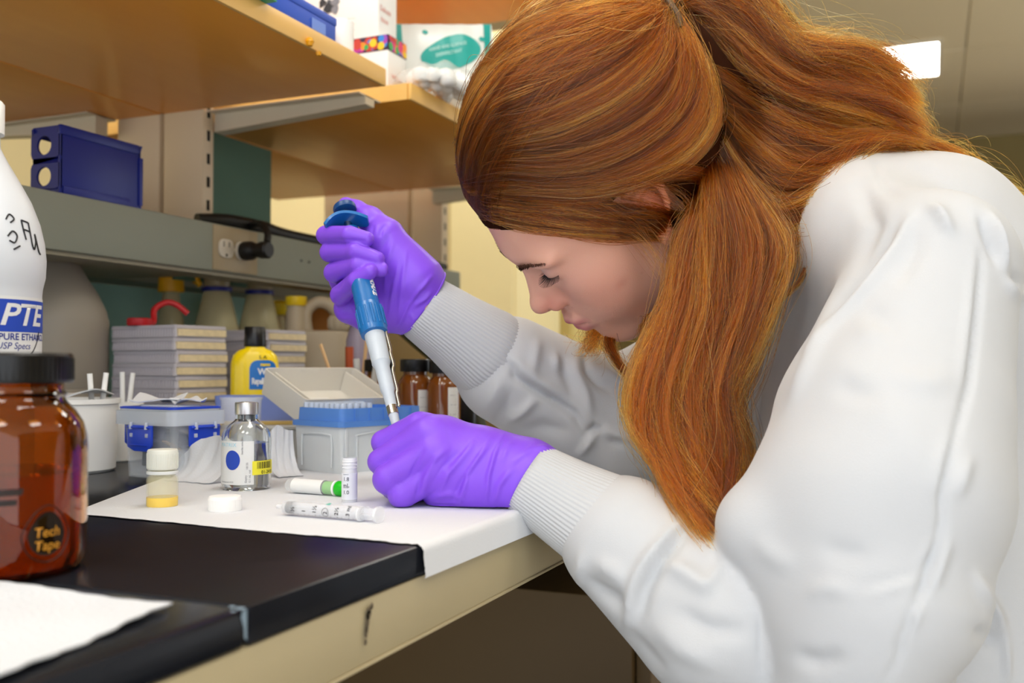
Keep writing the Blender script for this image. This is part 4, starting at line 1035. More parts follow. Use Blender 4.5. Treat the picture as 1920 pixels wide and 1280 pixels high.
me = dots(.0, .055, .0585, .081, 40, 2, lambda x, z, e: (.0004 + e, x, z)); link('dot_print', me, None, t)
me = dots(-.128, 0, .0585, .081, 70, 1, lambda x, z, e: (x, -.0005 - e, z)); t.children[-2].data = me
link('lettering', warp(text_mesh('wipes', .014, .1), lambda x, y: (.0012, .008 + x, .018 + y)), mat('pale_red_print', 'd9a39a', .5), t)
t = thing('carton', 'upper white carton with a grey picture, on top of the dotted carton', 'box', (-.762, 1.288, zc + .0825))
link('body', box(-.15, 0, 0, .055, 0, .13, .0008), M_cart, t)
rr = random.Random(9)
for k in range(9):
    cx, cz = -.085 + rr.uniform(-.016, .016), .066 + rr.uniform(-.02, .02)
    link('picture', mesh_from('pic', [(cx + rr.uniform(.004, .010) * math.cos(q), -.0008 - k * .0001, cz + rr.uniform(.004, .010) * math.sin(q)) for q in np.linspace(0, 2 * math.pi, 9, False)], [tuple(range(9))], False), mat('picture_grey%d' % (k % 3), ('4b4d55', '7d7f88', '2f3036')[k % 3], .6), t)
for k in range(3): link('small_print', warp(text_mesh('---- ------- ----', .0075), lambda x, y, k=k: (-.065 + x * .6, -.0008, .030 - k * .009 + y)), MATS['ink_grey'], t)
link('lettering', warp(text_mesh('Delicate', .012, 0, .0002), lambda x, y: (.0008, .004 + x * .8, .040 + y)), MATS['pale_red_print'], t)
link('lettering', warp(text_mesh('tissue', .012, 0, .0002), lambda x, y: (.0008, .006 + x * .8, .024 + y)), MATS['pale_red_print'], t)
# wipes pack
cpk = P(846, 205, 1.62); cpk.z = zs + .004
ap = math.atan2(CAM.y - cpk.y, CAM.x - cpk.x) + R(90)
t = thing('wipes_pack', 'white and teal plastic pack of wipes leaning on the further shelf', 'pack', cpk, 0, None, (R(-9), R(-5), ap + R(12)))
Wp, Hp = .172, .148
def puff(u, v): return .014 * (max(0, 1 - abs(2 * u - 1) ** 3) * max(0, 1 - abs(2 * v - 1) ** 3)) + .0008 * math.sin(30 * u)
M_pk = mat('pack_white', 'd7dcd8', .3, vary=.03); M_tl = mat('pack_teal', '0f9a92', .35, vary=.08)
fr = quad_grid(24, 20, lambda u, v: ((u - .5) * Wp, -puff(u, v), v * Hp)); bkk = quad_grid(24, 20, lambda u, v: ((u - .5) * Wp, puff(u, v) + .0005, v * Hp))
link('pouch', joinm(fr, bkk), M_pk, t)
def onpack(x, z, e=.0012): return (x, -puff(x / Wp + .5, z / Hp) - e, z)
def patch(name, poly, m, e=.0012):
    bm = bmesh.new(); f = bm.faces.new([bm.verts.new((x, 0, z)) for x, z in poly]); bmesh.ops.triangulate(bm, faces=[f])
    bmesh.ops.subdivide_edges(bm, edges=list(bm.edges), cuts=3, use_grid_fill=True)
    for v in bm.verts: v.co = Vector(onpack(v.co.x, v.co.z, e))
    return link(name, bm_mesh(bm), m, t)
blobp = [(.008 + .047 * math.cos(q) * (1 + .12 * math.cos(2 * q + .6)), .092 + .030 * math.sin(q) * (1 + .15 * math.cos(q)) + .012 * math.cos(q)) for q in np.linspace(0, 2 * math.pi, 30, False)]
bl = patch('teal_emblem', blobp, M_tl)
for k, s_ in enumerate(('HAND AND SURFACE', 'DISINFECTANT')):
    link('lettering', warp(text_mesh(s_, .0082, 0, .0002, 'CENTER'), lambda x, y, k=k: onpack(.004 + x * .8, .100 - k * .012 + y + x * .16, .0018)), mat('pale_teal_print', 'a9d8d2', .5), bl)
patch('teal_stripe', [(-.086, .0), (-.078, .0), (-.066, .147), (-.086, .147)], M_tl)
patch('teal_stripe', [(.060, .05), (.070, .05), (.085, .148), (.072, .148)], M_tl)
for x, z, r_ in ((.050, .032, .008), (.072, .046, .004), (-.03, .13, .005), (.064, .118, .005), (.078, .100, .004)):
    patch('teal_spot', [(x + r_ * math.cos(q), z + r_ * .9 * math.sin(q)) for q in np.linspace(0, 2 * math.pi, 12, False)], M_tl)
patch('teal_swoosh', [(.030, .002), (.085, .002), (.085, .030), (.06, .022), (.04, .010)], M_tl)
# bag of white cotton balls
cb_ = P(835, 205, 1.52); cb_.z = zs
t = thing('cotton_bag', 'clear bag of white cotton balls in front of the wipes pack', 'bag', cb_)
rr = random.Random(21)
bm = bmesh.new()
for k in range(26):
    q = Vector((rr.uniform(-.03, .03), rr.uniform(-.055, .06), rr.uniform(.010, .019)))
    r_ = bmesh.ops.create_icosphere(bm, subdivisions=2, radius=rr.uniform(.010, .014))
    for v in r_['verts']: v.co = q + v.co * (1 + .15 * math.sin(v.co.x * 900 + k))
o = link('cotton', bm_mesh(bm, 'c', True), mat('cotton', (.85, .85, .84, 1), .9), t); o['kind'] = 'stuff'
link('film', quad_grid(18, 18, lambda u, v: ((u - .5) * .10, (v - .5) * .15, .036 * max(0, 1 - (2 * u - 1) ** 4) ** .5 * max(0, 1 - (2 * v - 1) ** 4) ** .5 + .003 * math.sin(17 * u + 9 * v) + .003)), mat('bag_film', (.75, .80, .80, 1), .2, alpha=.30, vary=0), t)
a = onX(578, 92, -.6965)
tag(link('glue_drop', moved(joinm(lathe([(0, -.004), (.004, -.003), (.006, .002), (.004, .006), (0, .008)], 16), moved(lathe([(0, -.003), (.003, -.002), (.004, .002), (0, .004)], 12), Matrix.Translation((0, .02, -.007)))), Matrix.Identity(4)), mat('amber_resin', 'f0a818', .15, alpha=.85), None, (-.695, a.y, ZS + .003)), 'amber yellow drops stuck on the lower edge of the nearer shelf', 'drops')
# ================================================================ signed-distance sculpting: smooth unions on a grid, then surface nets
class Grid:
    def __init__(s, xs, ys, zs):
        s.ax = [np.asarray(a, np.float32) for a in (xs, ys, zs)]
        s.F = np.full([len(a) for a in s.ax], 1.0, np.float32)
    @classmethod
    def uniform(c, lo, hi, h): return c(*[np.arange(l, u + h, h) for l, u in zip(lo, hi)])
    def sub(s, lo, hi):
        sl = []
        for a, l, u in zip(s.ax, lo, hi):
            i = int(np.searchsorted(a, l)); j = int(np.searchsorted(a, u)); sl.append(slice(max(0, i - 1), min(len(a), j + 1)))
        return tuple(sl)
    def pts(s, sl):
        return np.stack(np.meshgrid(*[a[q] for a, q in zip(s.ax, sl)], indexing='ij'), -1)
    def add(s, fn, lo, hi, k=0.0, op='u', M=None):
        """op u: smooth union, s: smooth subtraction, i: intersection; M maps grid points to the shape's own space"""
        sl = s.sub(lo, hi)
        if any(q.stop <= q.start for q in sl): return
        X = s.pts(sl)
        if M is not None: X = X @ M[:3, :3].T.astype(np.float32) + M[:3, 3].astype(np.float32)
        d = fn(X).astype(np.float32); F = s.F[sl]
        if op == 's': d = -d; s.F[sl] = -smin(-F, -d, k) if k else np.maximum(F, d)
        elif op == 'i': s.F[sl] = np.maximum(F, d)
        else: s.F[sl] = smin(F, d, k) if k else np.minimum(F, d)
    def mesh(s): return surface_nets(s.F, s.ax)
def smin(a, b, k):
    if k <= 0: return np.minimum(a, b)
    h = np.clip(.5 + .5 * (b - a) / k, 0, 1); return b + (a - b) * h - k * h * (1 - h)
def surface_nets(F, ax):
    n = np.array(F.shape); ins = F < 0
    V = np.zeros([*(n - 1), 3], np.float32); C = np.zeros(n - 1, np.int16)
    I = np.meshgrid(*[np.arange(m - 1, dtype=np.float32) for m in n], indexing='ij')
    for d in range(3):
        o = [q for q in range(3) if q != d]
        a = [slice(None)] * 3; b = [slice(None)] * 3; a[d] = slice(0, -1); b[d] = slice(1, None)
        A, B = F[tuple(a)], F[tuple(b)]
        cr = (ins[tuple(a)] != ins[tuple(b)])
        t = np.where(cr, A / np.where(cr, A - B, 1), 0).astype(np.float32)
        for p in (0, 1):
            for q in (0, 1):
                sl = [slice(None)] * 3
                sl[o[0]] = slice(p, n[o[0]] - 1 + p); sl[o[1]] = slice(q, n[o[1]] - 1 + q)
                c = cr[tuple(sl)]; C += c
                V[..., d] += np.where(c, t[tuple(sl)], 0); V[..., o[0]] += np.where(c, p, 0); V[..., o[1]] += np.where(c, q, 0)
    act = C > 0; idx = np.full(C.shape, -1, np.int64); idx[act] = np.arange(act.sum())
    loc = V[act] / C[act][:, None]
    ijk = np.argwhere(act)
    out = np.empty_like(loc)
    for d in range(3):
        a = ax[d]; i = ijk[:, d]; out[:, d] = a[i] + (a[i + 1] - a[i]) * loc[:, d]
    faces = []
    for d in range(3):
        e, f = (d + 1) % 3, (d + 2) % 3
        a = [slice(1, -1)] * 3; b = [slice(1, -1)] * 3; a[d] = slice(0, -1); b[d] = slice(1, None)
        cr = ins[tuple(a)] != ins[tuple(b)]; w_ = np.argwhere(cr); up = ins[tuple(a)][cr]
        base_ = w_.copy(); base_[:, e] += 1; base_[:, f] += 1
        def at_(de, df):
            q = base_.copy(); q[:, e] -= de; q[:, f] -= df; return idx[q[:, 0], q[:, 1], q[:, 2]]
        Q = np.stack([at_(1, 1), at_(0, 1), at_(0, 0), at_(1, 0)], 1)
        Q[~up] = Q[~up][:, ::-1]; faces.append(Q)
    return out, np.concatenate(faces)
def np_mesh(name, V, Q, smooth=True):
    me = bpy.data.meshes.new(name); me.vertices.add(len(V)); me.vertices.foreach_set('co', np.asarray(V, np.float32).ravel())
    me.loops.add(Q.size); me.loops.foreach_set('vertex_index', Q.ravel().astype(np.int32))
    me.polygons.add(len(Q)); k = Q.shape[1]
    me.polygons.foreach_set('loop_start', np.arange(0, Q.size, k, dtype=np.int32)); me.polygons.foreach_set('loop_total', np.full(len(Q), k, np.int32))
    me.update(calc_edges=True); me.validate()
    me.polygons.foreach_set('use_smooth', np.full(len(me.polygons), smooth)); return me
def relax(V, Q, it=2, lam=.5, mask=None):
    E = np.concatenate([Q[:, [0, 1]], Q[:, [1, 2]], Q[:, [2, 3]], Q[:, [3, 0]]]); n = len(V)
    cnt = np.bincount(E[:, 0], minlength=n) + np.bincount(E[:, 1], minlength=n)
    for _ in range(it):
        S = np.stack([np.bincount(E[:, 0], V[E[:, 1], d], n) + np.bincount(E[:, 1], V[E[:, 0], d], n) for d in range(3)], 1) / np.maximum(cnt, 1)[:, None]
        dl = (S - V) * lam; V = V + (dl if mask is None else dl * mask[:, None])
    return V.astype(np.float32)
def vnormals(V, Q):
    a, b, c, d = (V[Q[:, i]] for i in range(4)); fn = np.cross(c - a, d - b)
    N = np.stack([sum(np.bincount(Q[:, i], fn[:, q], len(V)) for i in range(4)) for q in range(3)], 1)
    return N / (np.linalg.norm(N, axis=1)[:, None] + 1e-12)
# shapes
def sd_cone(a, b, ra, rb, sq=None):
    """rounded cone between two joints; sq = (unit axis, factor) flattens or widens it along an axis"""
    a = np.asarray(a, np.float32); b = np.asarray(b, np.float32)
    def f(X):
        pa = X - a; ba = b - a
        if sq is not None:
            n_ = np.asarray(sq[0], np.float32); g = 1 / sq[1] - 1
            pa = pa + (pa @ n_)[..., None] * n_ * g; ba = ba + (ba @ n_) * n_ * g
        t = np.clip((pa @ ba) / max(float(ba @ ba), 1e-12), 0, 1); t = t * t * (3 - 2 * t) * .25 + t * .75
        return np.linalg.norm(pa - t[..., None] * ba, axis=-1) - (ra + (rb - ra) * t)
    return f
def sd_ell(c, r, Rm=None):
    c = np.asarray(c, np.float32); r = np.asarray(r, np.float32)
    def f(X):
        p = X - c
        if Rm is not None: p = p @ np.asarray(Rm, np.float32)
        k0 = np.linalg.norm(p / r, axis=-1); k1 = np.linalg.norm(p / (r * r), axis=-1)
        return k0 * (k0 - 1) / np.maximum(k1, 1e-6)
    return f
def cone_bb(a, b, ra, rb, m):
    a = np.asarray(a); b = np.asarray(b); r = max(ra, rb) + m; return np.minimum(a, b) - r, np.maximum(a, b) + r
def add_cone(g, a, b, ra, rb, k=.01, op='u', sq=None, m=None):
    m = (k * 1.2 + .012) if m is None else m
    r = max(ra, rb) * (max(1, sq[1]) if sq else 1)
    lo, hi = cone_bb(a, b, r, r, m); g.add(sd_cone(a, b, ra, rb, sq), lo, hi, k, op)
def add_chain(g, pts, rad, k=.01, op='u', sq=None):
    for i in range(len(pts) - 1): add_cone(g, pts[i], pts[i + 1], rad[i], rad[i + 1], k if i == 0 else min(k, min(rad) * .6), op, sq)
def camv(px, py, d): return np.array(P(px, py, d), np.float64)
def to_px(V):
    q = (np.asarray(V) - CAMN) @ CRN; return 960 + FPX * q[:, 0] / -q[:, 2], 640 - FPX * q[:, 1] / -q[:, 2], -q[:, 2]
def camc(r, u, d): return CAMN + CRN @ np.array([r, u, -d])
def seg_dist(px, py, line):
    """distance in photo pixels to a polyline and the position along it"""
    best = np.full(len(px), 1e9); tt = np.zeros(len(px)); L = 0
    ln = [math.dist(a, b) for a, b in zip(line[:-1], line[1:])]; tot = sum(ln)
    for (a, b), l in zip(zip(line[:-1], line[1:]), ln):
        t = np.clip(((px - a[0]) * (b[0] - a[0]) + (py - a[1]) * (b[1] - a[1])) / (l * l), 0, 1)
        d = np.hypot(px - a[0] - t * (b[0] - a[0]), py - a[1] - t * (b[1] - a[1])); m = d < best
        best[m] = d[m]; tt[m] = (L + t[m] * l) / tot; L += l
    return best, tt
def wrinkle(V, N, lines, front=True):
    """raise ridges (or press creases, amp < 0) along lines traced on the near side of the cloth"""
    px, py, d = to_px(V); view = V - CAMN; view /= np.linalg.norm(view, axis=1)[:, None]
    fr = np.clip(-(N * view).sum(1) * 2.0, 0, 1); H_ = np.zeros(len(V))
    for line, amp, wd, *dr in lines:
        dd, t = seg_dist(px, py, line); f = amp * np.exp(-(dd / wd) ** 2) * np.sin(np.clip(t, .02, .98) * math.pi) ** .6
        if dr: f = f * (np.abs(d - dr[0][0]) < dr[0][1])
        H_ += f
    return V + N * (H_ * fr)[:, None]
# folds of the sweatshirt: crests (+) and creases (-) in metres, traced on the near side
c6 = lambda *p: [(1300 + a / 2.666, 380 + b / 2.666) for a, b in p]
c7 = lambda *p: [(1300 + a / 2.666, 800 + b / 2.666) for a, b in p]
c5 = lambda *p: [(900 + a / 2.783, 820 + b / 2.783) for a, b in p]
cf = lambda *p: [(740 + a / 3.2, 500 + b / 3.2) for a, b in p]
NEAR, FAR = (.74, .13), (1.02, .16)
SHIRT_FOLDS = [
 (c6((1090, 60), (1000, 230), (860, 420), (700, 600), (590, 740)), .006, 9, *[NEAR]), (c6((1020, 120), (930, 260), (800, 440), (660, 600)), -.006, 12, NEAR),
 (c6((1180, 10), (1240, 60), (1290, 150)), .006, 10, NEAR), (c6((1130, 130), (1090, 260), (1000, 420)), -.003, 16, NEAR),
 (c6((1440, 230), (1425, 470), (1400, 700), (1380, 900), (1340, 1060), (1290, 1230)), -.0045, 5, NEAR), (c6((1405, 240), (1385, 470), (1365, 700), (1340, 900)), .0018, 9, NEAR),
 (c6((1480, 40), (1530, 190), (1560, 340)), .006, 8), (c6((1440, 60), (1490, 200), (1520, 300)), -.006, 8), (c6((1560, 380), (1610, 450), (1650, 490)), .005, 8), (c6((1590, 360), (1650, 420)), -.005, 8),
 (c6((880, 540), (960, 620), (1000, 700)), -.002, 18, NEAR), (c6((800, 660), (920, 640), (1020, 660)), .002, 22, NEAR), (c6((700, 900), (820, 950), (950, 960)), -.002, 22, NEAR), (c6((1000, 860), (1150, 900), (1300, 880)), .0018, 20, NEAR),
 (c7((1330, 0), (1290, 100), (1240, 350), (1245, 480), (1200, 620), (1150, 800), (1090, 950), (1040, 1080), (1030, 1150), (960, 1280)), -.0050, 5, NEAR),
 (c7((1300, 20), (1250, 130), (1200, 340)), .002, 9, NEAR), (c7((1380, 150), (1330, 300), (1300, 340)), .003, 12, NEAR), (c7((1280, 560), (1230, 700), (1190, 820)), .003, 10, NEAR), (c7((1130, 860), (1100, 1000)), .003, 9, NEAR),
 (c7((870, 860), (930, 825), (1000, 800), (1130, 765)), .0026, 5, NEAR), (c7((1245, 500), (1210, 570), (1180, 610), (1130, 690)), .0026, 5, NEAR), (c7((860, 800), (1000, 770), (1110, 730)), -.0015, 9, NEAR),
 (c7((560, 830), (680, 800), (800, 830)), .0020, 16, NEAR), (c7((640, 600), (760, 640), (880, 640)), -.0022, 20, NEAR), (c7((500, 1140), (620, 1180), (760, 1150)), -.003, 16, NEAR), (c7((300, 560), (420, 660), (520, 700)), .002, 20, NEAR),
 (c5((1070, 420), (1000, 480), (880, 620), (820, 720), (780, 850), (760, 1000)), .0055, 8, NEAR), (c5((1100, 470), (1000, 570), (920, 680), (860, 800), (830, 950)), -.0070, 11, NEAR),
 (c5((560, 740), (620, 800), (700, 840), (740, 900)), -.0050, 14, NEAR), (c5((540, 600), (520, 700), (510, 790)), .0035, 8, NEAR), (c5((600, 640), (700, 700), (760, 760)), .0030, 14, NEAR),
 (c5((950, 640), (1100, 720), (1210, 800)), .0050, 16, NEAR), (c5((1250, 660), (1200, 760), (1130, 800)), .003, 10, NEAR), (c5((1020, 900), (1180, 1000), (1400, 1020)), -.0040, 18, NEAR), (c5((900, 960), (1050, 1100), (1250, 1200)), .0030, 20, NEAR), (c5((1465, 880), (1467, 1080), (1470, 1280)), -.0025, 4, NEAR),
 (c5((740, 1000), (860, 1120), (960, 1230)), -.003, 14, NEAR),
 (cf((650, 560), (710, 600), (725, 660), (820, 720), (960, 800), (1080, 880), (1120, 960), (1150, 1005)), -.0075, 6, FAR), (cf((690, 540), (760, 600), (860, 690), (1000, 770)), .0040, 9, FAR),
 (cf((1150, 1005), (1195, 965), (1250, 972)), -.0060, 5, FAR), (cf((680, 925), (760, 870), (850, 790)), .0045, 8, FAR), (cf((640, 660), (600, 760), (560, 860)), .0030, 9, FAR), (cf((700, 740), (660, 860), (600, 960)), -.0030, 9, FAR),
 (cf((1100, 1130), (1160, 1060), (1200, 1000)), .0050, 7, FAR), (cf((1140, 510), (1160, 620), (1230, 700), (1290, 740)), -.0055, 7, FAR), (cf((1080, 530), (1090, 640), (1150, 760), (1180, 900)), .0035, 8, FAR), (cf((1010, 520), (1020, 640), (1080, 780)), -.0030, 8, FAR), (cf((960, 520), (980, 620)), .0030, 7, FAR),
 (cf((860, 430), (840, 560), (830, 640)), .0030, 9, FAR), (cf((1240, 600), (1330, 680), (1420, 720)), .0040, 8, FAR), (cf((760, 980), (900, 960), (1050, 1000)), -.0030, 12, FAR), (cf((1250, 960), (1330, 1010), (1420, 1040)), .004, 8, FAR), (cf((1280, 1040), (1380, 1060)), -.004, 7, FAR),
 ([(1610, 330), (1640, 420), (1600, 520)], -.004, 16), ([(1570, 520), (1530, 640), (1480, 760)], .004, 14), ([(1500, 560), (1460, 700), (1430, 820)], -.003, 16), ([(1830, 1080), (1870, 1150), (1886, 1190)], .006, 8), ([(1886, 1190), (1890, 1280)], .004, 6), ([(1830, 1180), (1870, 1210)], -.006, 14),
 ([(1700, 300), (1760, 340), (1830, 420)], -.002, 18), ([(1640, 300), (1660, 350), (1690, 372)], -.004, 8),
]
def apply_folds(V, Q, N):
    rs = np.random.default_rng(8); off = np.zeros(len(V))          # soft unevenness of heavy cotton
    for _ in range(26):
        k_ = rs.normal(0, 1, 3); k_ *= rs.uniform(40, 130) / np.linalg.norm(k_); off += np.sin(V @ k_ + rs.uniform(0, 6.28)) * 30 / np.linalg.norm(k_)
    V = V + N * (off * .00022)[:, None]
    return relax(wrinkle(V, N, [(l[0], l[1] * 1.4, *l[2:]) for l in SHIRT_FOLDS]), Q, 2, .5)
# ================================================================ the person
# ---- pose of the head: rotation and place of the point between the ears
def head_matrix(yaw, pitch, roll, pos):
    cy, sy_, cp, sp, cr, sr = math.cos(yaw), math.sin(yaw), math.cos(pitch), math.sin(pitch), math.cos(roll), math.sin(roll)
    b = np.stack([[-1, 0, 0], [0, 0, 1], [0, 1, 0]], 1).astype(float)        # columns: forward, left, up (right, up, back of the lens)
    M = b @ np.array([[cy, -sy_, 0], [sy_, cy, 0], [0, 0, 1]]) @ np.array([[cp, 0, sp], [0, 1, 0], [-sp, 0, cp]]) @ np.array([[1, 0, 0], [0, cr, -sr], [0, sr, cr]])
    out = np.eye(4); out[:3, :3] = CRN @ M; out[:3, 3] = CAMN + CRN @ np.array([pos[0], pos[1], -pos[2]]); return out
HM = head_matrix(R(-6.14), R(47.94), R(-34.65), (.0913, .1224, .8953))
HI = np.linalg.inv(HM)
def H(x, y, z): return HM[:3, :3] @ (np.array([x, y, z]) / 100) + HM[:3, 3]

# joints (right, up, depth from the lens)
UPW = np.array([0, 0, 1.0]); LAT = np.array([0, 1.0, 0]); FWD = np.array([-1.0, 0, 0])      # she faces the bench
S1, E1, W1 = camv(1750, 510, .765), camv(1590, 1190, .700), camv(985, 902, .795)
S2, E2, W2 = camv(1629, 500, 1.06), camv(1180, 800, 1.035), camv(800, 572, .955)
NB = camv(1505, 420, .925)                                                                # base of the neck
CH, BL, HP = camc(.360, .02, .925), camc(.375, -.22, .93), camc(.47, -.46, .93)

# ---- head and body in one grid, fine around the head
def nonuni(lo, hi, flo, fhi, fine, coarse):
    a = np.arange(flo, fhi, fine); b = np.arange(flo - coarse, lo - coarse, -coarse)[::-1]; c = np.arange(fhi + coarse * .5, hi + coarse, coarse)
    return np.concatenate([b, a, c])
hb = np.array([H(x, y, z) for x in (-4, 12.6) for y in (-7, 8.4) for z in (-10.8, 9)])
flo, fhi = hb.min(0) - .004, hb.max(0) + .004
allp = np.array([S1, S2, E1, E2, W1, W2, HP, H(0, 0, 13), H(-9, 0, 5), NB]); lo, hi = allp.min(0) - .16, allp.max(0) + .16
g = Grid(*[nonuni(lo[d], hi[d], flo[d], fhi[d], .0017, .009) for d in range(3)])
print('body grid', g.F.shape)
s_ = .01
def hadd(kind, c, r, k=.01, op='u', b=None, r2=None, mirror=False, Rm=None):
    """a shape in head space (centimetres)"""
    for sg in ((1, -1) if mirror else (1,)):
        c_ = np.array([c[0], c[1] * sg, c[2]]) * s_
        if kind == 'e':
            rr_ = np.array(r) * s_; fn = sd_ell(c_, rr_); cen, ext = c_, rr_.max() + k + .012
            w0 = HM[:3, :3] @ cen + HM[:3, 3]; lo_, hi_ = w0 - ext, w0 + ext
        else:
            b_ = np.array([b[0], b[1] * sg, b[2]]) * s_; fn = sd_cone(c_, b_, r * s_, (r2 or r) * s_)
            w0 = HM[:3, :3] @ c_ + HM[:3, 3]; w1 = HM[:3, :3] @ b_ + HM[:3, 3]; lo_, hi_ = cone_bb(w0, w1, r * s_, (r2 or r) * s_, k + .012)
        g.add(fn, lo_, hi_, k, op, HI)
hadd('e', (.2, 0, 5.0), (9.3, 7.2, 8.2), 0)
hadd('e', (3.6, 0, -.3), (5.5, 5.9, 7.2), .02)
hadd('e', (5.0, 3.7, -.4), (2.9, 2.2, 2.2), .018, mirror=True)
hadd('e', (5.0, 3.1, -3.6), (3.3, 2.7, 3.4), .02, mirror=True)
hadd('c', (.4, 4.9, -4.9), 1.2, .022, b=(6.6, 1.7, -8.6), r2=1.4, mirror=True)
hadd('e', (7.4, 0, -8.7), (1.9, 2.3, 1.7), .016)
hadd('e', (5.8, 0, -4.9), (4.1, 3.6, 3.7), .018)
hadd('e', (7.6, 2.5, 3.9), (1.5, 2.9, 1.0), .014, mirror=True)
hadd('e', (8.4, 0, 4.5), (1.2, 2.0, 1.5), .012)
hadd('e', (9.7, 3.4, 2.1), (1.7, 1.7, 1.25), .011, 's', mirror=True)
hadd('e', (7.35, 3.25, 2.3), (1.42, 1.45, 1.38), .004, mirror=True)                  # lowered lids over the eyes
hadd('c', (8.55, 0, 3.1), .62, .010, b=(10.75, 0, -.7), r2=.72)                        # bridge of the nose
hadd('c', (8.3, .3, 1.6), .8, .010, b=(9.7, .75, -1.3), r2=.8, mirror=True)
hadd('e', (10.9, 0, -1.2), (1.05, .98, .92), .006)
hadd('e', (9.75, 1.15, -1.85), (.95, .62, .68), .004, mirror=True)
hadd('c', (10.8, 0, -1.9), .42, .004, b=(9.9, 0, -2.6), r2=.45)
hadd('e', (10.35, .62, -2.55), (.62, .28, .42), .003, 's', mirror=True)
# lips
hadd('c', (8.75, 2.35, -5.0), .25, .005, b=(9.75, 1.1, -4.45), r2=.52, mirror=True)
hadd('c', (9.75, 1.1, -4.45), .52, .005, b=(10.15, 0, -4.5), r2=.50, mirror=True)
hadd('c', (8.75, 2.3, -5.1), .25, .005, b=(9.55, 1.0, -5.65), r2=.56, mirror=True)
hadd('c', (9.55, 1.0, -5.65), .56, .005, b=(9.8, 0, -5.75), r2=.58, mirror=True)
hadd('c', (9.0, 2.4, -5.05), .07, .0025, 's', b=(10.2, 1.1, -5.02), mirror=True)
hadd('c', (10.2, 1.1, -5.02), .07, .0025, 's', b=(10.75, 0, -5.08), mirror=True)
hadd('c', (10.85, 0, -3.1), .16, .004, 's', b=(10.85, 0, -3.9), r2=.22)
# ears
def earp(x, z, o): return (x - .42 * max(z, -.6) - .25, 6.95 + o + .22 * max(0, .4 - x), z)
hel = [(.5, .5), (1.1, 1.7), (.9, 2.7), (0, 3.35), (-1.1, 3.15), (-1.75, 2.2), (-1.85, .9), (-1.5, -.3), (-1.0, -1.3)]
for sg in (1, -1):
    for p0, p1 in zip(hel[:-1], hel[1:]):
        a_, b_ = earp(*p0, .35), earp(*p1, .35)
        hadd('c', (a_[0], a_[1] * sg, a_[2]), .30, .002, b=(b_[0], b_[1] * sg, b_[2]))
    for p0, p1 in (((.3, 1.9), (-.5, 1.6)), ((-.5, 1.6), (-1.0, .4)), ((-1.0, .4), (-.7, -.7)), ((-.7, -.7), (.1, -1.0))):
        a_, b_ = earp(*p0, .22), earp(*p1, .22); hadd('c', (a_[0], a_[1] * sg, a_[2]), .30, .002, b=(b_[0], b_[1] * sg, b_[2]))
    e_ = earp(-.45, .9, .0); hadd('e', (e_[0], e_[1] * sg, e_[2]), (1.5, .28, 2.5), .003)
    e_ = earp(-.6, -1.9, .25); hadd('e', (e_[0], e_[1] * sg, e_[2]), (.75, .34, .85), .004)
    e_ = earp(.55, -.1, .3); hadd('e', (e_[0], e_[1] * sg, e_[2]), (.35, .3, .55), .003)
# neck, trunk and arms
add_cone(g, H(-2.2, 0, -3.0), NB, .052, .050, .03)
add_cone(g, NB, CH, .046, .098, .03, sq=(LAT, 1.0))
add_cone(g, CH, BL, .098, .120, .04, sq=(LAT, 1.0))
add_cone(g, BL, HP, .120, .140, .04, sq=(LAT, 1.05))
for S_, E_, W_, hx in ((S1, E1, W1, camv(900, 880, .80)), (S2, E2, W2, camv(765, 550, .95))):
    add_cone(g, NB + (S_ - NB) * .35, S_, .034, .032, .02); add_chain(g, [S_, E_, W_, hx], [.036, .034, .0225, .019], .02)
V, Q = g.mesh(); V = relax(V, Q, 2, .5)
del g
Hl = (V @ HI[:3, :3].T + HI[:3, 3]) * 100                        # head space, centimetres
body_me = np_mesh('body', V, Q); print('body', len(V))
x, y, z = Hl.T; ay = np.abs(y)
def gs(cx, cy, cz, sx, sy_, sz): return np.exp(-(((x - cx) / sx) ** 2 + ((ay - cy) / sy_) ** 2 + ((z - cz) / sz) ** 2))
base_c = np.array(srgb('d9a48e')[:3]); col = np.tile(base_c, (len(V), 1))
def tint(c, w_): global col; col = col * (1 - w_[:, None]) + np.array(srgb(c)[:3]) * w_[:, None]
tint('c77f6e', .55 * gs(5.8, 4.4, -1.8, 2.6, 2.6, 2.6)); tint('c06a58', .60 * gs(10.2, .8, -1.6, 1.5, 1.6, 1.3)); tint('b85a45', .55 * gs(-1.6, 7.4, 1.4, 2.2, 1.0, 3.0))
inl = (x > 8.3) & (ay < 2.6)
upper = np.exp(-((z + 4.62) / .42) ** 2) * (x > 9.0) * np.clip(1.3 - ay / 2.4, 0, 1) ; lower = np.exp(-((z + 5.62) / .52) ** 2) * (x > 8.85) * np.clip(1.3 - ay / 2.3, 0, 1)
tint('a8465e', np.clip(1.0 * np.maximum(upper, lower), 0, .9))
tint('a98a86', .35 * gs(8.4, 3.3, 2.9, 1.2, 1.8, .7))            # greyer tone over the lid crease
rs = np.random.default_rng(3)
for k in range(150):                                              # freckles and small marks on the cheek
    c_ = np.array([rs.uniform(3, 9.5), rs.uniform(1.5, 6), rs.uniform(-5.5, 2)]); d_ = (x - c_[0]) ** 2 + (ay - c_[1]) ** 2 * .4 + (z - c_[2]) ** 2
    tint('a8674f', rs.uniform(.15, .4) * np.exp(-d_ / rs.uniform(.004, .02)))
tint('a8604e', .45 * gs(4.9, 5.4, -2.2, .6, 1.2, .45))
ca = body_me.attributes.new('skin_tone', 'FLOAT_COLOR', 'POINT'); ca.data.foreach_set('color', np.concatenate([col, np.ones((len(V), 1))], 1).astype(np.float32).ravel())
M_skin = mat('skin', 'd9a48e', .48, sss=.18, bump=.10, bscale=900, spec=.4)
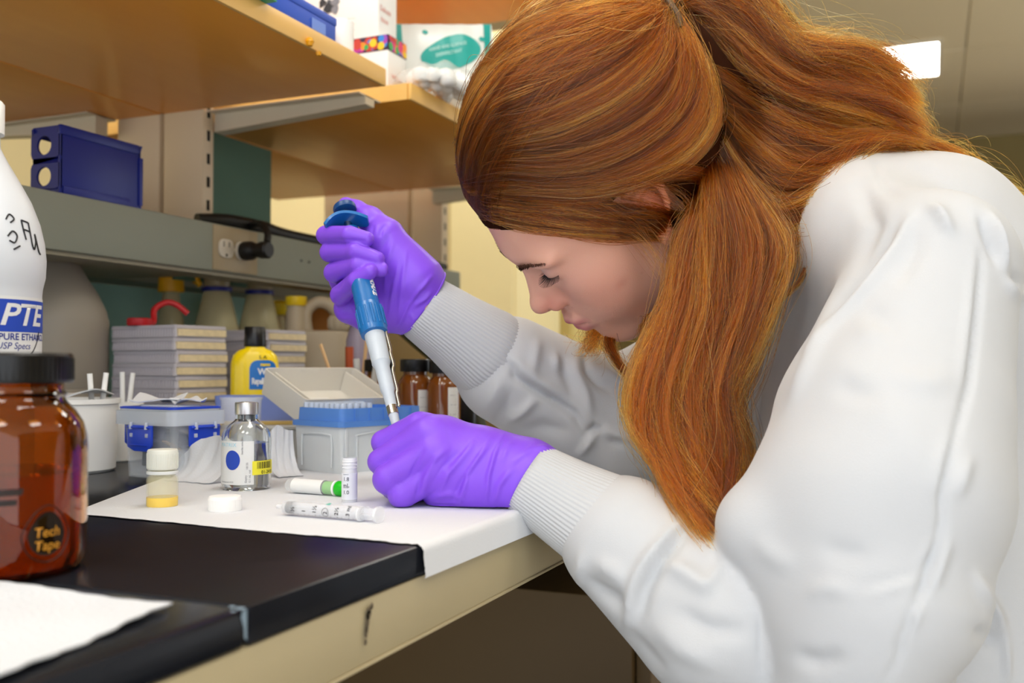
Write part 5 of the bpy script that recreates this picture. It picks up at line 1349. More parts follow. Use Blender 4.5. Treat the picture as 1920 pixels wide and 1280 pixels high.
nt = M_skin.node_tree; at_n = nt.nodes.new('ShaderNodeAttribute'); at_n.attribute_name = 'skin_tone'
nt.links.new(at_n.outputs['Color'], nt.nodes['Principled BSDF'].inputs['Base Color'])
person = thing('person', 'person with long auburn hair bent over the bench in a white sweatshirt and purple gloves', 'person', tuple(HP - UPW * .12))
def pchild(name, me, m, parent=None):
    o = link(name, me, m, parent or person)
    if parent is None: o.matrix_parent_inverse = Matrix.Translation(-Vector(person.location))
    return o
body = pchild('body', body_me, M_skin)

# ---- sweatshirt
M_knit = mat('white_cotton', (.475, .482, .50, 1), .9, vary=.015, vscale=40, bump=.15, bscale=1500, sheen=.15)
lo = np.array([S1, S2, E1, E2, W1, W2, HP, BL, NB]).min(0) - .14; hi = np.array([S1, S2, E1, E2, W1, W2, HP, BL, NB]).max(0) + .2
h_ = .0030; g = Grid.uniform(lo, hi, h_); print('shirt grid', g.F.shape)
C1e, C2e = camv(1135, 982, .771), camv(922, 668, .985)          # where the rib cuffs join the sleeves
add_cone(g, NB + (CH - NB) * .15, CH, .064, .118, .04, sq=(LAT, 1.05))
add_cone(g, CH, BL, .118, .150, .05, sq=(LAT, 1.05))
add_cone(g, BL, HP, .150, .165, .05, sq=(LAT, 1.12))
BK = camv(1725, 478, .935); add_cone(g, NB + camc(.045, 0, 0) - CAMN, BK, .068, .090, .03, sq=(LAT, 1.3)); add_cone(g, BK, camv(1895, 690, .94), .090, .105, .03, sq=(LAT, 1.2))      # hunched upper back
# near arm
add_cone(g, NB + (S1 - NB) * .55, S1, .058, .058, .03)
add_chain(g, [S1, camv(1668, 800, .722), camv(1648, 930, .702), camv(1640, 1100, .688), camv(1605, 1200, .682), camv(1570, 1330, .685)], [.062, .080, .083, .070, .052, .05], .012)
add_cone(g, camv(1640, 900, .705), camv(1428, 990, .700), .083, .028, .02); add_cone(g, camv(1428, 990, .700), camv(1605, 1200, .682), .028, .044, .02); add_cone(g, camv(1590, 985, .695), camv(1620, 1120, .684), .06, .06, .03)
add_chain(g, [camv(1610, 1250, .752), camv(1345, 1152, .738), camv(1168, 1010, .768)], [.068, .064, .049], .004)
# far arm
add_cone(g, NB + (S2 - NB) * .5, S2, .08, .085, .04)
add_chain(g, [S2, camv(1400, 690, 1.06), E2], [.085, .08, .075], .03)
add_chain(g, [E2, camv(1080, 762, 1.02), camv(955, 694, .996)], [.072, .060, .055], .012)
# hollow for the neck
add_cone(g, NB, H(-1.5, 0, -2.0), .060, .058, .004, 's')
V, Q = g.mesh(); V = relax(V, Q, 3, .5); N = vnormals(V, Q); del g
FOLDS = []
exec_folds = globals().get('apply_folds')
if exec_folds: V = exec_folds(V, Q, N)
shirt = pchild('sweatshirt', np_mesh('sweatshirt', V, Q), M_knit); print('shirt', len(V))

# rib cuffs: knitted tubes with real ribs
def rib_tube(name, path, radii, n_rib, m=26, amp=.0005, sq=1.0, tilt0=0.0, endroll=True):
    p = catmull(path, m); t = np.gradient(p, axis=0); t /= np.linalg.norm(t, axis=1)[:, None]
    rad = np.interp(np.linspace(0, 1, m), np.linspace(0, 1, len(radii)), radii)
    view = p.mean(0) - CAMN; view /= np.linalg.norm(view)
    n = n_rib * 4; vs, fs = [], []
    for layer, off in ((0, 0), (1, -.0022)):
        for i in range(m):
            u = np.cross(t[i], view); u /= np.linalg.norm(u); v = np.cross(t[i], u)
            rr_ = rad[i] + off
            if i == 0: rr_ -= .0008
            for k in range(n):
                a = 2 * math.pi * k / n; r_ = rr_ + (amp * math.cos(a * n_rib) if layer == 0 else 0)
                vs.append(p[i] + r_ * (u * math.cos(a) + v * math.sin(a) * sq))
    o2 = m * n
    for i in range(m - 1):
        for k in range(n):
            k2 = (k + 1) % n
            fs.append((i * n + k, i * n + k2, (i + 1) * n + k2, (i + 1) * n + k)); fs.append((o2 + i * n + k2, o2 + i * n + k, o2 + (i + 1) * n + k, o2 + (i + 1) * n + k2))
    for k in range(n): k2 = (k + 1) % n; fs.append((k2, k, o2 + k, o2 + k2))
    return np_mesh(name, np.array(vs), np.array(fs))
pchild('cuff', rib_tube('cuff', [camv(990, 897, .793), camv(1060, 940, .785), camv(1120, 975, .775), camv(1165, 1000, .765)], [.0300, .0345, .0390, .0400], 64), M_knit)
pchild('cuff', rib_tube('cuff', [camv(790, 573, .957), camv(850, 615, .967), camv(905, 655, .980), camv(940, 680, .990)], [.0318, .0365, .0440, .0440], 64), M_knit)
pchild('collar', rib_tube('collar', [NB + np.array([-.012, 0, -.012]), NB + np.array([-.03, 0, .010])], [.076, .070], 70, m=8), M_knit)

# ---- trousers and shoes (below the frame)
g = Grid.uniform(HP - np.array([.62, .32, .62]), HP + np.array([.22, .32, .1]), .009)
for sg in (-1, 1):
    hp = HP + LAT * .09 * sg - UPW * .03; kn = hp + FWD * .40 - UPW * .07 + LAT * .02 * sg; an = np.array([kn[0] + .02, kn[1], .09])
    add_cone(g, HP - UPW * .02, hp, .15, .12, .05); add_chain(g, [hp, kn, an], [.105, .075, .055], .03)
V, Q = g.mesh(); del g
M_jean = mat('dark_trousers', '23242c', .8, vary=.1, vscale=200, bump=.2, bscale=700)
pchild('trousers', np_mesh('trousers', relax(V, Q, 2), Q), M_jean)
for sg in (-1, 1):
    kn = HP + LAT * .11 * sg + FWD * .38; me = oval([(.125, .045, 0), (.13, .047, .02), (.125, .045, .03), (.10, .043, .055), (.055, .042, .085), (.045, .040, .10)], 24)
    pchild('shoe', moved(me, Matrix.Translation((kn[0] - .04, kn[1], .001))), mat('shoe_dark', '2a2a2d', .6))
st = thing('lab_stool', 'dark round laboratory stool under the seated person', 'stool', (HP[0] + .03, HP[1], 0))
zs_ = HP[2] - .18
link('seat', lathe([(0, zs_ - .05), (.17, zs_ - .05), (.18, zs_ - .04), (.18, zs_ - .01), (.17, zs_), (0, zs_)], 40), M_blackcap, st)
link('column', lathe([(0, .06), (.025, .06), (.025, zs_ - .05), (0, zs_ - .05)], 20), M_steel, st)
for k in range(5):
    a = 2 * math.pi * k / 5; link('leg', tube([(0, 0, .07), (.27 * math.cos(a), .27 * math.sin(a), .05), (.28 * math.cos(a), .28 * math.sin(a), .0)], .016, 8), M_blackcap, st)
# ---- gloved hands (each a continuous palm with five fingers) and the pipette they hold
def glove(chains, box_pts, k, h=.0011, cut=None, lines=(), flat=None):
    lo = np.min(box_pts, 0) - .045; hi = np.max(box_pts, 0) + .045
    g = Grid.uniform(lo, hi, h)
    for c in chains:
        pts = [camv(*q[:3]) for q in c[0]]; add_chain(g, pts, [q[3] for q in c[0]], c[1] if len(c) > 1 else k, sq=c[2] if len(c) > 2 else None)
    if cut is not None:
        p0, n0 = cut; g.add(lambda X: (X - p0.astype(np.float32)) @ n0.astype(np.float32), lo - 1, hi + 1, 0, 'i')
    if flat is not None: g.add(lambda X: flat - X[..., 2], lo - 1, hi + 1, .004, 'i')
    V, Q = g.mesh(); V = relax(V, Q, 2, .5); N = vnormals(V, Q)
    if lines: V = relax(wrinkle(V, N, [(l[0], l[1] * 1.5, l[2]) for l in lines]), Q, 1, .4)
    return V, Q
M_glove = mat('purple_nitrile', '8450e0', .40, vary=.04, vscale=25, bump=.06, bscale=900, sss=.02, spec=.45, tint2='7b45d6')
DV = CRN @ np.array([0, 0, -1.0])                       # depth direction of the lens
# left hand: resting on the paper, closed round the small tube
LH = [
 ([(1040, 918, .788, .0270), (985, 895, .796, .0295), (905, 880, .800, .0315)], .012, (DV, .88)),
 ([(905, 880, .800, .0315), (838, 856, .806, .0305)], .014, (DV, .66)),
 ([(905, 905, .797, .022), (838, 908, .799, .0225)], .012),
 ([(784, 799, .803, .0112), (719, 829, .813, .0100), (722, 848, .838, .0090), (738, 850, .850, .0085)], .0012),         # index
 ([(801, 813, .793, .0118), (713, 865, .801, .0102), (722, 880, .828, .0095), (745, 880, .845, .0090)], .0012),         # middle
 ([(810, 847, .787, .0126), (727, 898, .788, .0120), (738, 912, .815, .0105), (760, 908, .835, .0090)], .0012),         # ring
 ([(820, 888, .785, .0122), (754, 926, .786, .0114), (765, 934, .812, .0095), (790, 934, .828, .0085)], .0012),         # little finger
 ([(850, 845, .83, .020), (790, 835, .850, .0130), (750, 818, .848, .0105), (728, 822, .842, .0084)], .004),            # thumb, behind the fingers
 ([(800, 812, .800, .0125), (818, 850, .793, .0145), (830, 895, .792, .0140)], .012),
 ([(830, 822, .799, .0150), (850, 870, .795, .0160)], .014),
]
c8 = lambda *p: [(680 + a / 3.764, 740 + b / 3.764) for a, b in p]
lw = [(c8((430, 380), (380, 480), (330, 590)), -.0012, 4), (c8((410, 560), (390, 680), (370, 760)), -.0014, 5),
      (c8((600, 380), (520, 440), (440, 600), (410, 740)), .0014, 6), (c8((700, 390), (560, 520), (460, 690)), -.0011, 6), (c8((800, 310), (740, 400), (600, 560), (540, 700)), .0018, 6),
      (c8((900, 310), (850, 400), (740, 560), (680, 780)), .0020, 5), (c8((860, 420), (700, 620), (620, 760)), -.0012, 6), (c8((985, 290), (930, 420), (890, 560), (870, 770)), .0018, 4.5),
      (c8((1060, 330), (1010, 400), (980, 480)), .0010, 5), (c8((1210, 350), (1080, 480), (960, 640), (920, 800)), .0018, 6), (c8((1150, 420), (1010, 560)), -.0014, 5), (c8((1200, 380), (1330, 365)), .0012, 5),
      (c8((500, 720), (600, 700), (700, 720)), .0010, 6), (c8((430, 780), (560, 790), (700, 800)), -.0010, 5)]
V, Q = glove(LH, [camv(705, 800, .80), camv(1040, 960, .79), camv(800, 850, .86)], .006, cut=(camv(1032, 915, .788), (camv(1060, 930, .785) - camv(985, 895, .795)) / np.linalg.norm(camv(1060, 930, .785) - camv(985, 895, .795))), lines=lw, flat=BENCH + .0025)
pchild('left_glove', np_mesh('left_glove', V, Q), M_glove)

# right hand round the pipette
RH = [
 ([(815, 585, .952, .0270), (775, 560, .955, .0300), (735, 535, .962, .0335)], .012, (DV, .72)),
 ([(735, 535, .962, .0300), (672, 512, .968, .0300)], .014, (DV, .6)),
 ([(775, 525, .948, .0290), (722, 447, .945, .0185)], .014),                                                       # ball of the thumb
 ([(772, 585, .952, .0200), (700, 586, .957, .0190), (655, 578, .957, .0150)], .010),                              # heel of the little finger
 ([(727, 440, .948, .0150), (694, 411, .958, .0118), (668, 396, .968, .0102), (649, 385, .972, .0082)], .005),     # thumb
 ([(650, 440, .968, .0115), (611, 441, .945, .0092), (655, 440, .914, .0084), (688, 448, .911, .0070)], .0010),    # index
 ([(652, 474, .970, .0120), (618, 473, .943, .0094), (668, 471, .911, .0085), (707, 485, .909, .0072)], .0010),    # middle
 ([(652, 514, .970, .0120), (626, 511, .942, .0096), (672, 497, .911, .0086), (713, 505, .909, .0074)], .0010),    # ring
 ([(655, 560, .965, .0115), (638, 553, .938, .0096), (668, 526, .908, .0083), (694, 509, .902, .0072)], .0010),    # little finger
]
c4 = lambda *p: [(560 + a / 4.268, 340 + b / 4.268) for a, b in p]
rw_ = [(c4((1080, 740), (960, 880), (880, 990), (790, 1165)), .0016, 4), (c4((1000, 860), (900, 960), (850, 1070)), -.0010, 5), (c4((760, 480), (700, 660), (690, 900)), .0009, 4), (c4((800, 640), (760, 860), (720, 1080)), .0010, 4),
       (c4((860, 560), (830, 800), (800, 1100)), .0008, 4), (c4((720, 430), (650, 560)), -.0009, 5), (c4((560, 260), (540, 330), (500, 370)), .0010, 4), (c4((600, 340), (580, 430)), -.0008, 4), (c4((700, 340), (660, 390), (650, 450)), -.0012, 4),
       (c4((920, 1000), (1010, 940), (1070, 880)), .0012, 4), (c4((890, 1060), (920, 1100), (900, 1170)), .0009, 4), (c4((640, 900), (660, 1080)), .0008, 4), (c4((330, 1040), (400, 1000), (440, 1060)), -.0008, 4), (c4((340, 1100), (440, 1090)), .0008, 4),
       (c4((280, 470), (420, 470), (560, 480)), -.0006, 3), (c4((370, 760), (320, 850), (270, 860)), -.0010, 4)]
wd_ = camv(915, 660, .985) - camv(790, 573, .957); wd_ /= np.linalg.norm(wd_)
V, Q = glove(RH, [camv(600, 380, .94), camv(815, 615, .95), camv(690, 500, .89), camv(700, 500, .99)], .005, cut=(camv(794, 568, .953), wd_), lines=rw_)
rg = pchild('right_glove', np_mesh('right_glove', V, Q), M_glove)
# rolled edge of the right glove
Ve = V[np.abs((V - camv(794, 568, .953)) @ wd_) < .0012]; ce = Ve.mean(0)
u_ = np.cross(wd_, [0, 0, 1]); u_ /= np.linalg.norm(u_); v_ = np.cross(wd_, u_)
an = np.arctan2((Ve - ce) @ v_, (Ve - ce) @ u_); rd = np.linalg.norm(Ve - ce, axis=1); od = np.argsort(an)
bins = np.linspace(-math.pi, math.pi, 33); loop = []
for a_, b_ in zip(bins[:-1], bins[1:]):
    m = (an >= a_) & (an < b_)
    if m.any(): r_ = np.percentile(rd[m], 90) + .0004; q = (a_ + b_) / 2; loop.append(ce + r_ * (u_ * math.cos(q) + v_ * math.sin(q)) + wd_ * .0006 * math.sin(3 * q))
loop.append(loop[0]); pchild('glove_rim', tube([tuple(q) for q in loop], .0013, 8, 120, False), M_glove, rg)
rg.children[-1].matrix_parent_inverse = Matrix.Identity(4)

# ---- pipette
pt0, pt1 = camv(742, 795, .835), camv(646, 390, .952)
PL = np.linalg.norm(pt1 - pt0); pz = (pt1 - pt0) / PL
pyv = -(pt0 + pt1) / 2 + CAMN; pyv -= pz * (pyv @ pz); pyv /= np.linalg.norm(pyv)       # local y faces the lens
pxv = np.cross(pyv, pz)
PM = Matrix(((pxv[0], pyv[0], pz[0], pt0[0]), (pxv[1], pyv[1], pz[1], pt0[1]), (pxv[2], pyv[2], pz[2], pt0[2]), (0, 0, 0, 1)))
pip = thing('pipette', 'blue and grey pipette held upright in the purple-gloved right hand', 'pipette'); pip.matrix_world = PM
def zpy(py):
    a, b = 0.0, 1.0
    for _ in range(40):
        m = (a + b) / 2; q = to_px((pt0 + (pt1 - pt0) * m)[None])[1][0]
        if q > py: a = m
        else: b = m
    return a * PL
print('pipette', PL, [round(zpy(y_), 4) for y_ in (780, 765, 735, 682, 625, 575, 425)])
M_pg = mat('pipette_grey', 'b9c2cc', .38, vary=.03); M_pb = mat('pipette_blue', '1566a8', .32, vary=.05, coat=.2); M_pb2 = mat('pipette_blue_dark', '0d3f74', .35)
zz_ = zpy
link('tip_cone', lathe([(0, -.030), (.0008, -.030), (.0030, -.008), (.0038, zz_(790)), (.0042, zz_(776)), (0, zz_(776))], 32), M_pg, pip)
link('steel_ring', lathe([(.0030, zz_(778)), (.0047, zz_(777)), (.0048, zz_(762)), (.0030, zz_(761))], 32), M_steel, pip)
link('lower_shaft', lathe([(0, zz_(763)), (.0046, zz_(763)), (.0051, zz_(737)), (.0062, zz_(731)), (.0062, zz_(727)), (0, zz_(727))], 32), M_pg, pip)
link('middle_shaft', lathe([(0, zz_(728)), (.0062, zz_(728)), (.0065, zz_(688)), (.0083, zz_(680)), (0, zz_(680))], 32), M_pg, pip)
link('upper_shaft', lathe([(0, zz_(681)), (.0080, zz_(681)), (.0092, zz_(618)), (0, zz_(618))], 32), M_pg, pip)
gr = link('grip_ring', lathe([(.0085, zz_(628)), (.0118, zz_(626)), (.0124, zz_(620)), (.0118, zz_(578)), (.0112, zz_(574)), (.008, zz_(574))], 48), M_pb, pip)
bm = bmesh.new()
za, zb_ = zz_(616), zz_(582)
for k in range(14):
    r_ = bmesh.ops.create_cube(bm, size=1)
    for v in r_['verts']: v.co = Matrix.Rotation(2 * math.pi * k / 14, 4, 'Z') @ Vector((.0119 + v.co.x * .0016, v.co.y * .0018, (za + zb_) / 2 + v.co.z * (zb_ - za)))
    bmesh.ops.bevel(bm, geom=list({e for v in r_['verts'] for e in v.link_edges}), offset=.0004, segments=1, affect='EDGES')
link('grip_rib', bm_mesh(bm), M_pb, gr)['kind'] = 'stuff'
link('barrel', lathe([(0, zz_(576)), (.0108, zz_(576)), (.0112, zz_(568)), (.0108, zz_(562)), (.0111, zz_(556)), (.0107, zz_(549)), (.0110, zz_(543)), (.0104, zz_(530)), (.0088, zz_(512)), (.0086, zz_(446)), (.0085, zz_(432)), (0, zz_(430))], 40), M_pb, pip)
# tip ejector strip along the right side
ej = [(.0098, zz_(628)), (.0100, zz_(660)), (.0092, zz_(668)), (.0094, zz_(690)), (.0076, zz_(700)), (.0074, zz_(735)), (.0062, zz_(742)), (.0060, zz_(762)), (.0052, zz_(766))]
# which local x side is the photo's right?
sgx = 1 if (CRN.T @ pxv)[0] > 0 else -1
link('tip_ejector', tube([(sgx * (a + .0006), .0015, b) for a, b in ej], .0013, 8, 40), M_steel, pip)
def hook(u, v):
    a = sgx * (-.0205 + .039 * u); w_ = (v - .35) * .020 * (1 - .35 * abs(2 * u - 1) ** 3)
    return (a, w_ + .003, zz_(424) - .0015 + .0072 * math.sin(math.pi * u ** .8) ** 1.3 - .003 * u)
link('finger_hook', solid(quad_grid(24, 6, hook), .003), M_pb, pip)
link('plunger_rod', lathe([(0, zz_(431)), (.0038, zz_(431)), (.0038, PL - .004), (0, PL - .004)], 24), M_steel, pip)
link('plunger_button', lathe([(0, PL - .0052), (.0085, PL - .0052), (.0108, PL - .0040), (.0112, PL - .0005), (.0106, PL + .0016), (.0085, PL + .0022), (.0055, PL + .0010), (0, PL + .0008)], 40), M_pb2, pip)
lm = text_mesh('SAMMA', .0075, .15, .0004, 'LEFT', .95)
link('lettering', warp(lm, lambda x, y: (.0111 * math.cos(R(38) - (y - .002) / .0111) * sgx, .0111 * math.sin(R(38) - (y - .002) / .0111), zz_(565) + x)), M_label, pip)
# the small tube held in the left hand, its mouth under the pipette
tb = thing('sample_tube', 'clear small tube pinched between thumb and finger under the pipette tip', 'tube', tuple(pt0 - np.array([0, 0, .046])))
link('body', bottle([(.003, 0), (.0052, .004), (.0056, .008), (.0056, .043)], .0007, 32), M_thin, tb)
link('rim', lathe([(.0052, .041), (.0064, .041), (.0064, .044), (.0052, .044)], 32), M_thin, tb)
# ---- hair: a shaped under-layer, then strands laid along guide curves
HC, HR = np.array([-3.2, 0, 4.9]) / 100, np.array([13.9, 9.2, 13.1]) / 100       # hair volume around the skull, head space
def cap_point(px, py, lift=0.0):
    """nearest point of the hair volume along a sight line (its rim when the line passes beside it)"""
    o = HI[:3, :3] @ CAMN + HI[:3, 3]; d = HI[:3, :3] @ (camv(px, py, 1.0) - CAMN)
    r = HR + lift; o_, d_ = (o - HC) / r, d / r
    a, b, c = d_ @ d_, o_ @ d_, o_ @ o_ - 1; disc = b * b - a * c
    t = (-b - math.sqrt(max(0, disc))) / a
    q = o_ + t * d_
    if disc < 0: q = q / np.linalg.norm(q)
    return HM[:3, :3] @ (HC + q * r) + HM[:3, 3]
# under-layer: the cap cut along the hairline, plus the masses of hair hanging from it
def hairline(x, ay):
    return np.interp(x, [-.12, -.065, -.045, -.034, -.014, .0, .03, .052, .07, .085, .12], [-.085, -.075, -.03, .030, .045, .045, .042, .056, .070, .079, .082])
g = Grid(*[np.arange(l - .02, u + .02, .003) for l, u in zip(np.minimum(H(-13, -11, -9), H(13, 11, 17)) - .09, np.maximum(H(-13, -11, -9), H(13, 11, 17)) + .09)])
def cap_sdf(X):
    d = sd_ell(HC, HR - .011)(X); hl = hairline(X[..., 0], np.abs(X[..., 1])) - X[..., 2]
    return np.maximum(d, hl * .8)
g.add(cap_sdf, [a[0] for a in g.ax], [a[-1] for a in g.ax], 0, 'u', HI)
def mass(pts, rad, k=.012, sq=None): add_chain(g, [camv(*p) if isinstance(p, tuple) else p for p in pts], rad, k, sq=sq)
mass([(1285, 25, .905), (1340, 30, .915), (1420, 70, .92), (1510, 145, .92), (1590, 190, .925)], [.012, .030, .034, .024, .012], .02)
mass([H(-7, 0, 6), (1440, 235, .915), (1530, 275, .915), (1620, 262, .92)], [.05, .040, .026, .012], .02)
mass([H(-6.5, 3, 1), (1420, 390, .88), (1490, 395, .885)], [.036, .032, .022], .02)
mass([(1335, 470, .84), (1340, 580, .825), (1300, 700, .805), (1290, 800, .790), (1315, 900, .775), (1330, 935, .757)], [.026, .027, .023, .020, .015, .004], .012)
V, Q = g.mesh(); V = relax(V, Q, 4, .5); del g
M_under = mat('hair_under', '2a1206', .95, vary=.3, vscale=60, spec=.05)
hair_under = pchild('hair', np_mesh('hair_under', V, Q), M_under); print('hair under', len(V))
mh = bpy.data.materials.new('auburn_hair'); mh.use_nodes = True; nt = mh.node_tree
for n_ in list(nt.nodes):
    if n_.type == 'BSDF_PRINCIPLED': nt.nodes.remove(n_)
hb_ = nt.nodes.new('ShaderNodeBsdfHairPrincipled'); hb_.parametrization = 'COLOR'
hi_ = nt.nodes.new('ShaderNodeHairInfo'); tn_ = nt.nodes.new('ShaderNodeAttribute'); tn_.attribute_name = 'tone'
rp = nt.nodes.new('ShaderNodeValToRGB'); e_ = rp.color_ramp.elements
e_[0].position = 0; e_[0].color = srgb('2a1103'); e_[1].position = 1; e_[1].color = srgb('eabb66')
x_ = rp.color_ramp.elements.new(.45); x_.color = srgb('70390c'); x_ = rp.color_ramp.elements.new(.8); x_.color = srgb('a9661d')
nt.links.new(tn_.outputs['Fac'], rp.inputs['Fac'])
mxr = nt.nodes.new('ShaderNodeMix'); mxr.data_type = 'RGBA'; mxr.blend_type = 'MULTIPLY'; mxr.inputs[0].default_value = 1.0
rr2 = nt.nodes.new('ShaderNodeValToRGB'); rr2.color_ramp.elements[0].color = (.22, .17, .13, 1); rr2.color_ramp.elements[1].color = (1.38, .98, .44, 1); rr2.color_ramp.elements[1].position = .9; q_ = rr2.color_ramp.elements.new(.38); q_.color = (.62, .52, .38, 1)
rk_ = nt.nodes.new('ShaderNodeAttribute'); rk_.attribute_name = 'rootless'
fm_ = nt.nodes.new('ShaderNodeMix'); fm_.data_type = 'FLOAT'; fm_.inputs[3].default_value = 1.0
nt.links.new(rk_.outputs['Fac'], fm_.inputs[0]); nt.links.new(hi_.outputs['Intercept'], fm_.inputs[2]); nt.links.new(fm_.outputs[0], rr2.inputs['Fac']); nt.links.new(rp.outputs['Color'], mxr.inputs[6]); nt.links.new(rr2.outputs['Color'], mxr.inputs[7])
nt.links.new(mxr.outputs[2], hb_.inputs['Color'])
for k_, v_ in (('Roughness', .22), ('Radial Roughness', .45), ('Coat', .0), ('Random Roughness', .2), ('IOR', 1.42)):
    if k_ in hb_.inputs: hb_.inputs[k_].default_value = v_
nt.links.new(hb_.outputs[0], nt.nodes['Material Output'].inputs['Surface'])
STR = []
vdir = CRN @ np.array([0, 0, 1.0])                      # towards the lens
def gpts(gd, lift=(-.004, 0.0)):
    out = []
    for i, p in enumerate(gd):
        if len(p) == 4: out.append(np.array(p[:3], float))
        elif len(p) == 3: out.append(camv(*p))
        elif len(p) == 2: t = i / max(1, len(gd) - 1); out.append(cap_point(p[0], p[1], lift[0] + (lift[1] - lift[0]) * t))
    return np.array(out)
def strands(guides, n, npt=24, lift=(-.004, 0.0), deep=.006, amp=.0016, clump=.5, nclump=60, wave=0.0, tipcut=.25, rad=.00016, taper=.6, fly=.02, mirror=False, seed=1, u_rng=(0, 1), rl=0.0, headcut=0.0):
    rs = np.random.default_rng(seed); m = 40
    G = np.array([catmull(gpts(gd, lift), m) for gd in guides])              # guides x m x 3
    u = rs.uniform(u_rng[0], u_rng[1], n); uc = (np.floor(u * nclump) + .5) / nclump + rs.normal(0, .003, n)
    T = np.linspace(0, 1, npt)
    end = 1 - tipcut * rs.random(n) ** 2; hd = headcut * rs.random(n)
    coff = rs.normal(0, 1, (nclump + 2, 3)); cph = rs.uniform(0, 6.28, nclump + 2); cid = np.clip((u * nclump).astype(int), 0, nclump + 1)
    out = np.empty((n, npt, 3))
    k = len(guides) - 1
    ph = rs.uniform(0, 6.28, (n, 3)); fr = rs.uniform(.7, 2.2, (n, 3)); am = np.abs(rs.normal(0, 1, n)) * amp
    isf = rs.random(n) < fly; am = np.where(isf, am * 2 + amp * 1.2, am)
    dep = rs.random(n) ** 1.6 * deep
    for j, t in enumerate(T):
        cl = clump * np.clip(t * 1.6, 0, 1)
        uu = np.clip(u * (1 - cl) + uc * cl, 0, 1) * k; i = np.minimum(uu.astype(int), max(k - 1, 0)); f = (uu - i)[:, None]
        s = np.clip(hd + t * (end - hd), 0, 1) * (m - 1); si = np.minimum(s.astype(int), m - 2); sf = (s - si)[:, None]
        def at2(ii): ii = np.clip(ii, 0, k); return G[ii, si] * (1 - sf) + G[ii, si + 1] * sf
        a, b, c, d = at2(i - 1), at2(i), at2(i + 1), at2(i + 2)
        p = .5 * (2 * b + (c - a) * f + (2 * a - 5 * b + 4 * c - d) * f ** 2 + (3 * b - a - 3 * c + d) * f ** 3)
        env = min(1, t * 3 + .15)
        jit = np.sin(fr * t * 3.2 + ph) * am[:, None] * env
        cw = coff[cid] * (wave * t) * np.sin(cph[cid] + 7 * t)[:, None]
        out[:, j] = p + jit + cw - vdir * dep[:, None] + vdir * (isf * .002 * env)[:, None]
    ctone = rs.random(nclump + 2); tone = np.clip(.05 + .75 * ctone[cid] + rs.normal(0, .17, n) + .12 * np.sin(u * 23), 0, 1); STR.append((out, rad, taper, tone, rl))
    if mirror:
        loc = out[::2] @ HI[:3, :3].T + HI[:3, 3]; loc[..., 1] *= -1; STR.append((loc @ HM[:3, :3].T + HM[:3, 3], rad * 1.3, taper, tone[::2], rl))
KN = (1252, 6)
A = [[(882, 366), (985, 372), (1100, 372), (1210, 345), (1305, 300), (1352, 215), (1318, 105), KN],
     [(868, 347), (960, 335), (1080, 338), (1195, 310), (1285, 250), (1320, 170), (1300, 85), KN],
     [(855, 320), (950, 295), (1060, 285), (1165, 245), (1250, 180), (1275, 105), (1262, 45), KN],
     [(849, 288), (940, 245), (1040, 215), (1140, 165), (1215, 100), (1243, 45), KN],
     [(849, 242), (930, 185), (1025, 145), (1120, 100), (1195, 55), (1240, 20), KN],
     [(860, 186), (935, 125), (1025, 85), (1115, 52), (1190, 25), KN],
     [(882, 128), (955, 72), (1040, 30), (1130, 5), (1200, 0), KN],
     [(930, 72), (1000, 15), (1085, -22), (1170, -20), KN],
     [(985, 22), (1060, -30), (1150, -50), (1220, -25), KN]]
strands(A, 11500, 24, (-.006, .000), .007, .0012, .55, 70, .0010, .10, .00016, .9, .03, False, 1, headcut=.05)
strands(A, 900, 24, (-.003, .004), .002, .003, .7, 30, .002, .3, .00012, .8, .2, False, 2)
# the far half of the head, from the hairline over the crown to the clip
def over(p, n=8, lift=-.003):
    r = HR + lift; a_ = (np.array(p) / 100 - HC) / r; a_ /= np.linalg.norm(a_); b_ = (HI[:3, :3] @ cap_point(*KN) + HI[:3, 3] - HC) / r; b_ /= np.linalg.norm(b_)
    w_ = math.acos(np.clip(a_ @ b_, -1, 1)); out = []
    for t in np.linspace(0, 1, n):
        q = (math.sin((1 - t) * w_) * a_ + math.sin(t * w_) * b_) / math.sin(w_); q = q + np.array([0, 0, -.10 * math.sin(math.pi * t)]) * (abs(p[1]) / 9); q /= np.linalg.norm(q)
        out.append(HM[:3, :3] @ (HC + q * (r - .010 * (1 - t) ** 5)) + HM[:3, 3])
    return [tuple(v) + ('w',) for v in out]
F_ = [over(p) for p in ((8.9, 2.4, 8.0), (9.4, 1.2, 8.1), (9.5, 0, 8.0), (9.4, -1.4, 7.8), (8.8, -2.8, 7.4), (7.6, -4.4, 6.8), (6, -6, 5.8), (3, -7.8, 4.2), (0, -8.7, 4.0), (-4, -9, 3), (-8, -8, 2))]
strands(F_, 8000, 22, deep=.003, amp=.0012, clump=.55, nclump=60, wave=.001, tipcut=.1, rad=.00018, taper=.9, fly=.03, seed=21, headcut=.05)
B = [[(878, 396), (958, 424), (1060, 437), (1150, 446), (1228, 446), (1275, 462), (1290, 520, .805)],
     [(874, 380), (955, 402), (1060, 415), (1160, 424), (1250, 428), (1305, 455), (1320, 520, .802)],
     [(868, 364), (955, 381), (1070, 392), (1170, 400), (1262, 404), (1325, 430), (1350, 500, .802)],
     [(864, 354), (955, 372), (1070, 384), (1160, 388), (1225, 396), (1320, 424), (1352, 490, .803)]]
B2 = [[(862, 346), (955, 362), (1080, 370), (1165, 358), (1215, 340), (1290, 330), (1345, 362), (1392, 450, .808)],
     [(860, 340), (965, 355), (1095, 354), (1205, 328), (1295, 315), (1352, 345), (1410, 440, .812)]]
strands(B, 2300, 26, (-.011, -.001), .004, .0014, .6, 36, .0015, .25, .00016, .7, .06, True, 3, headcut=.10)
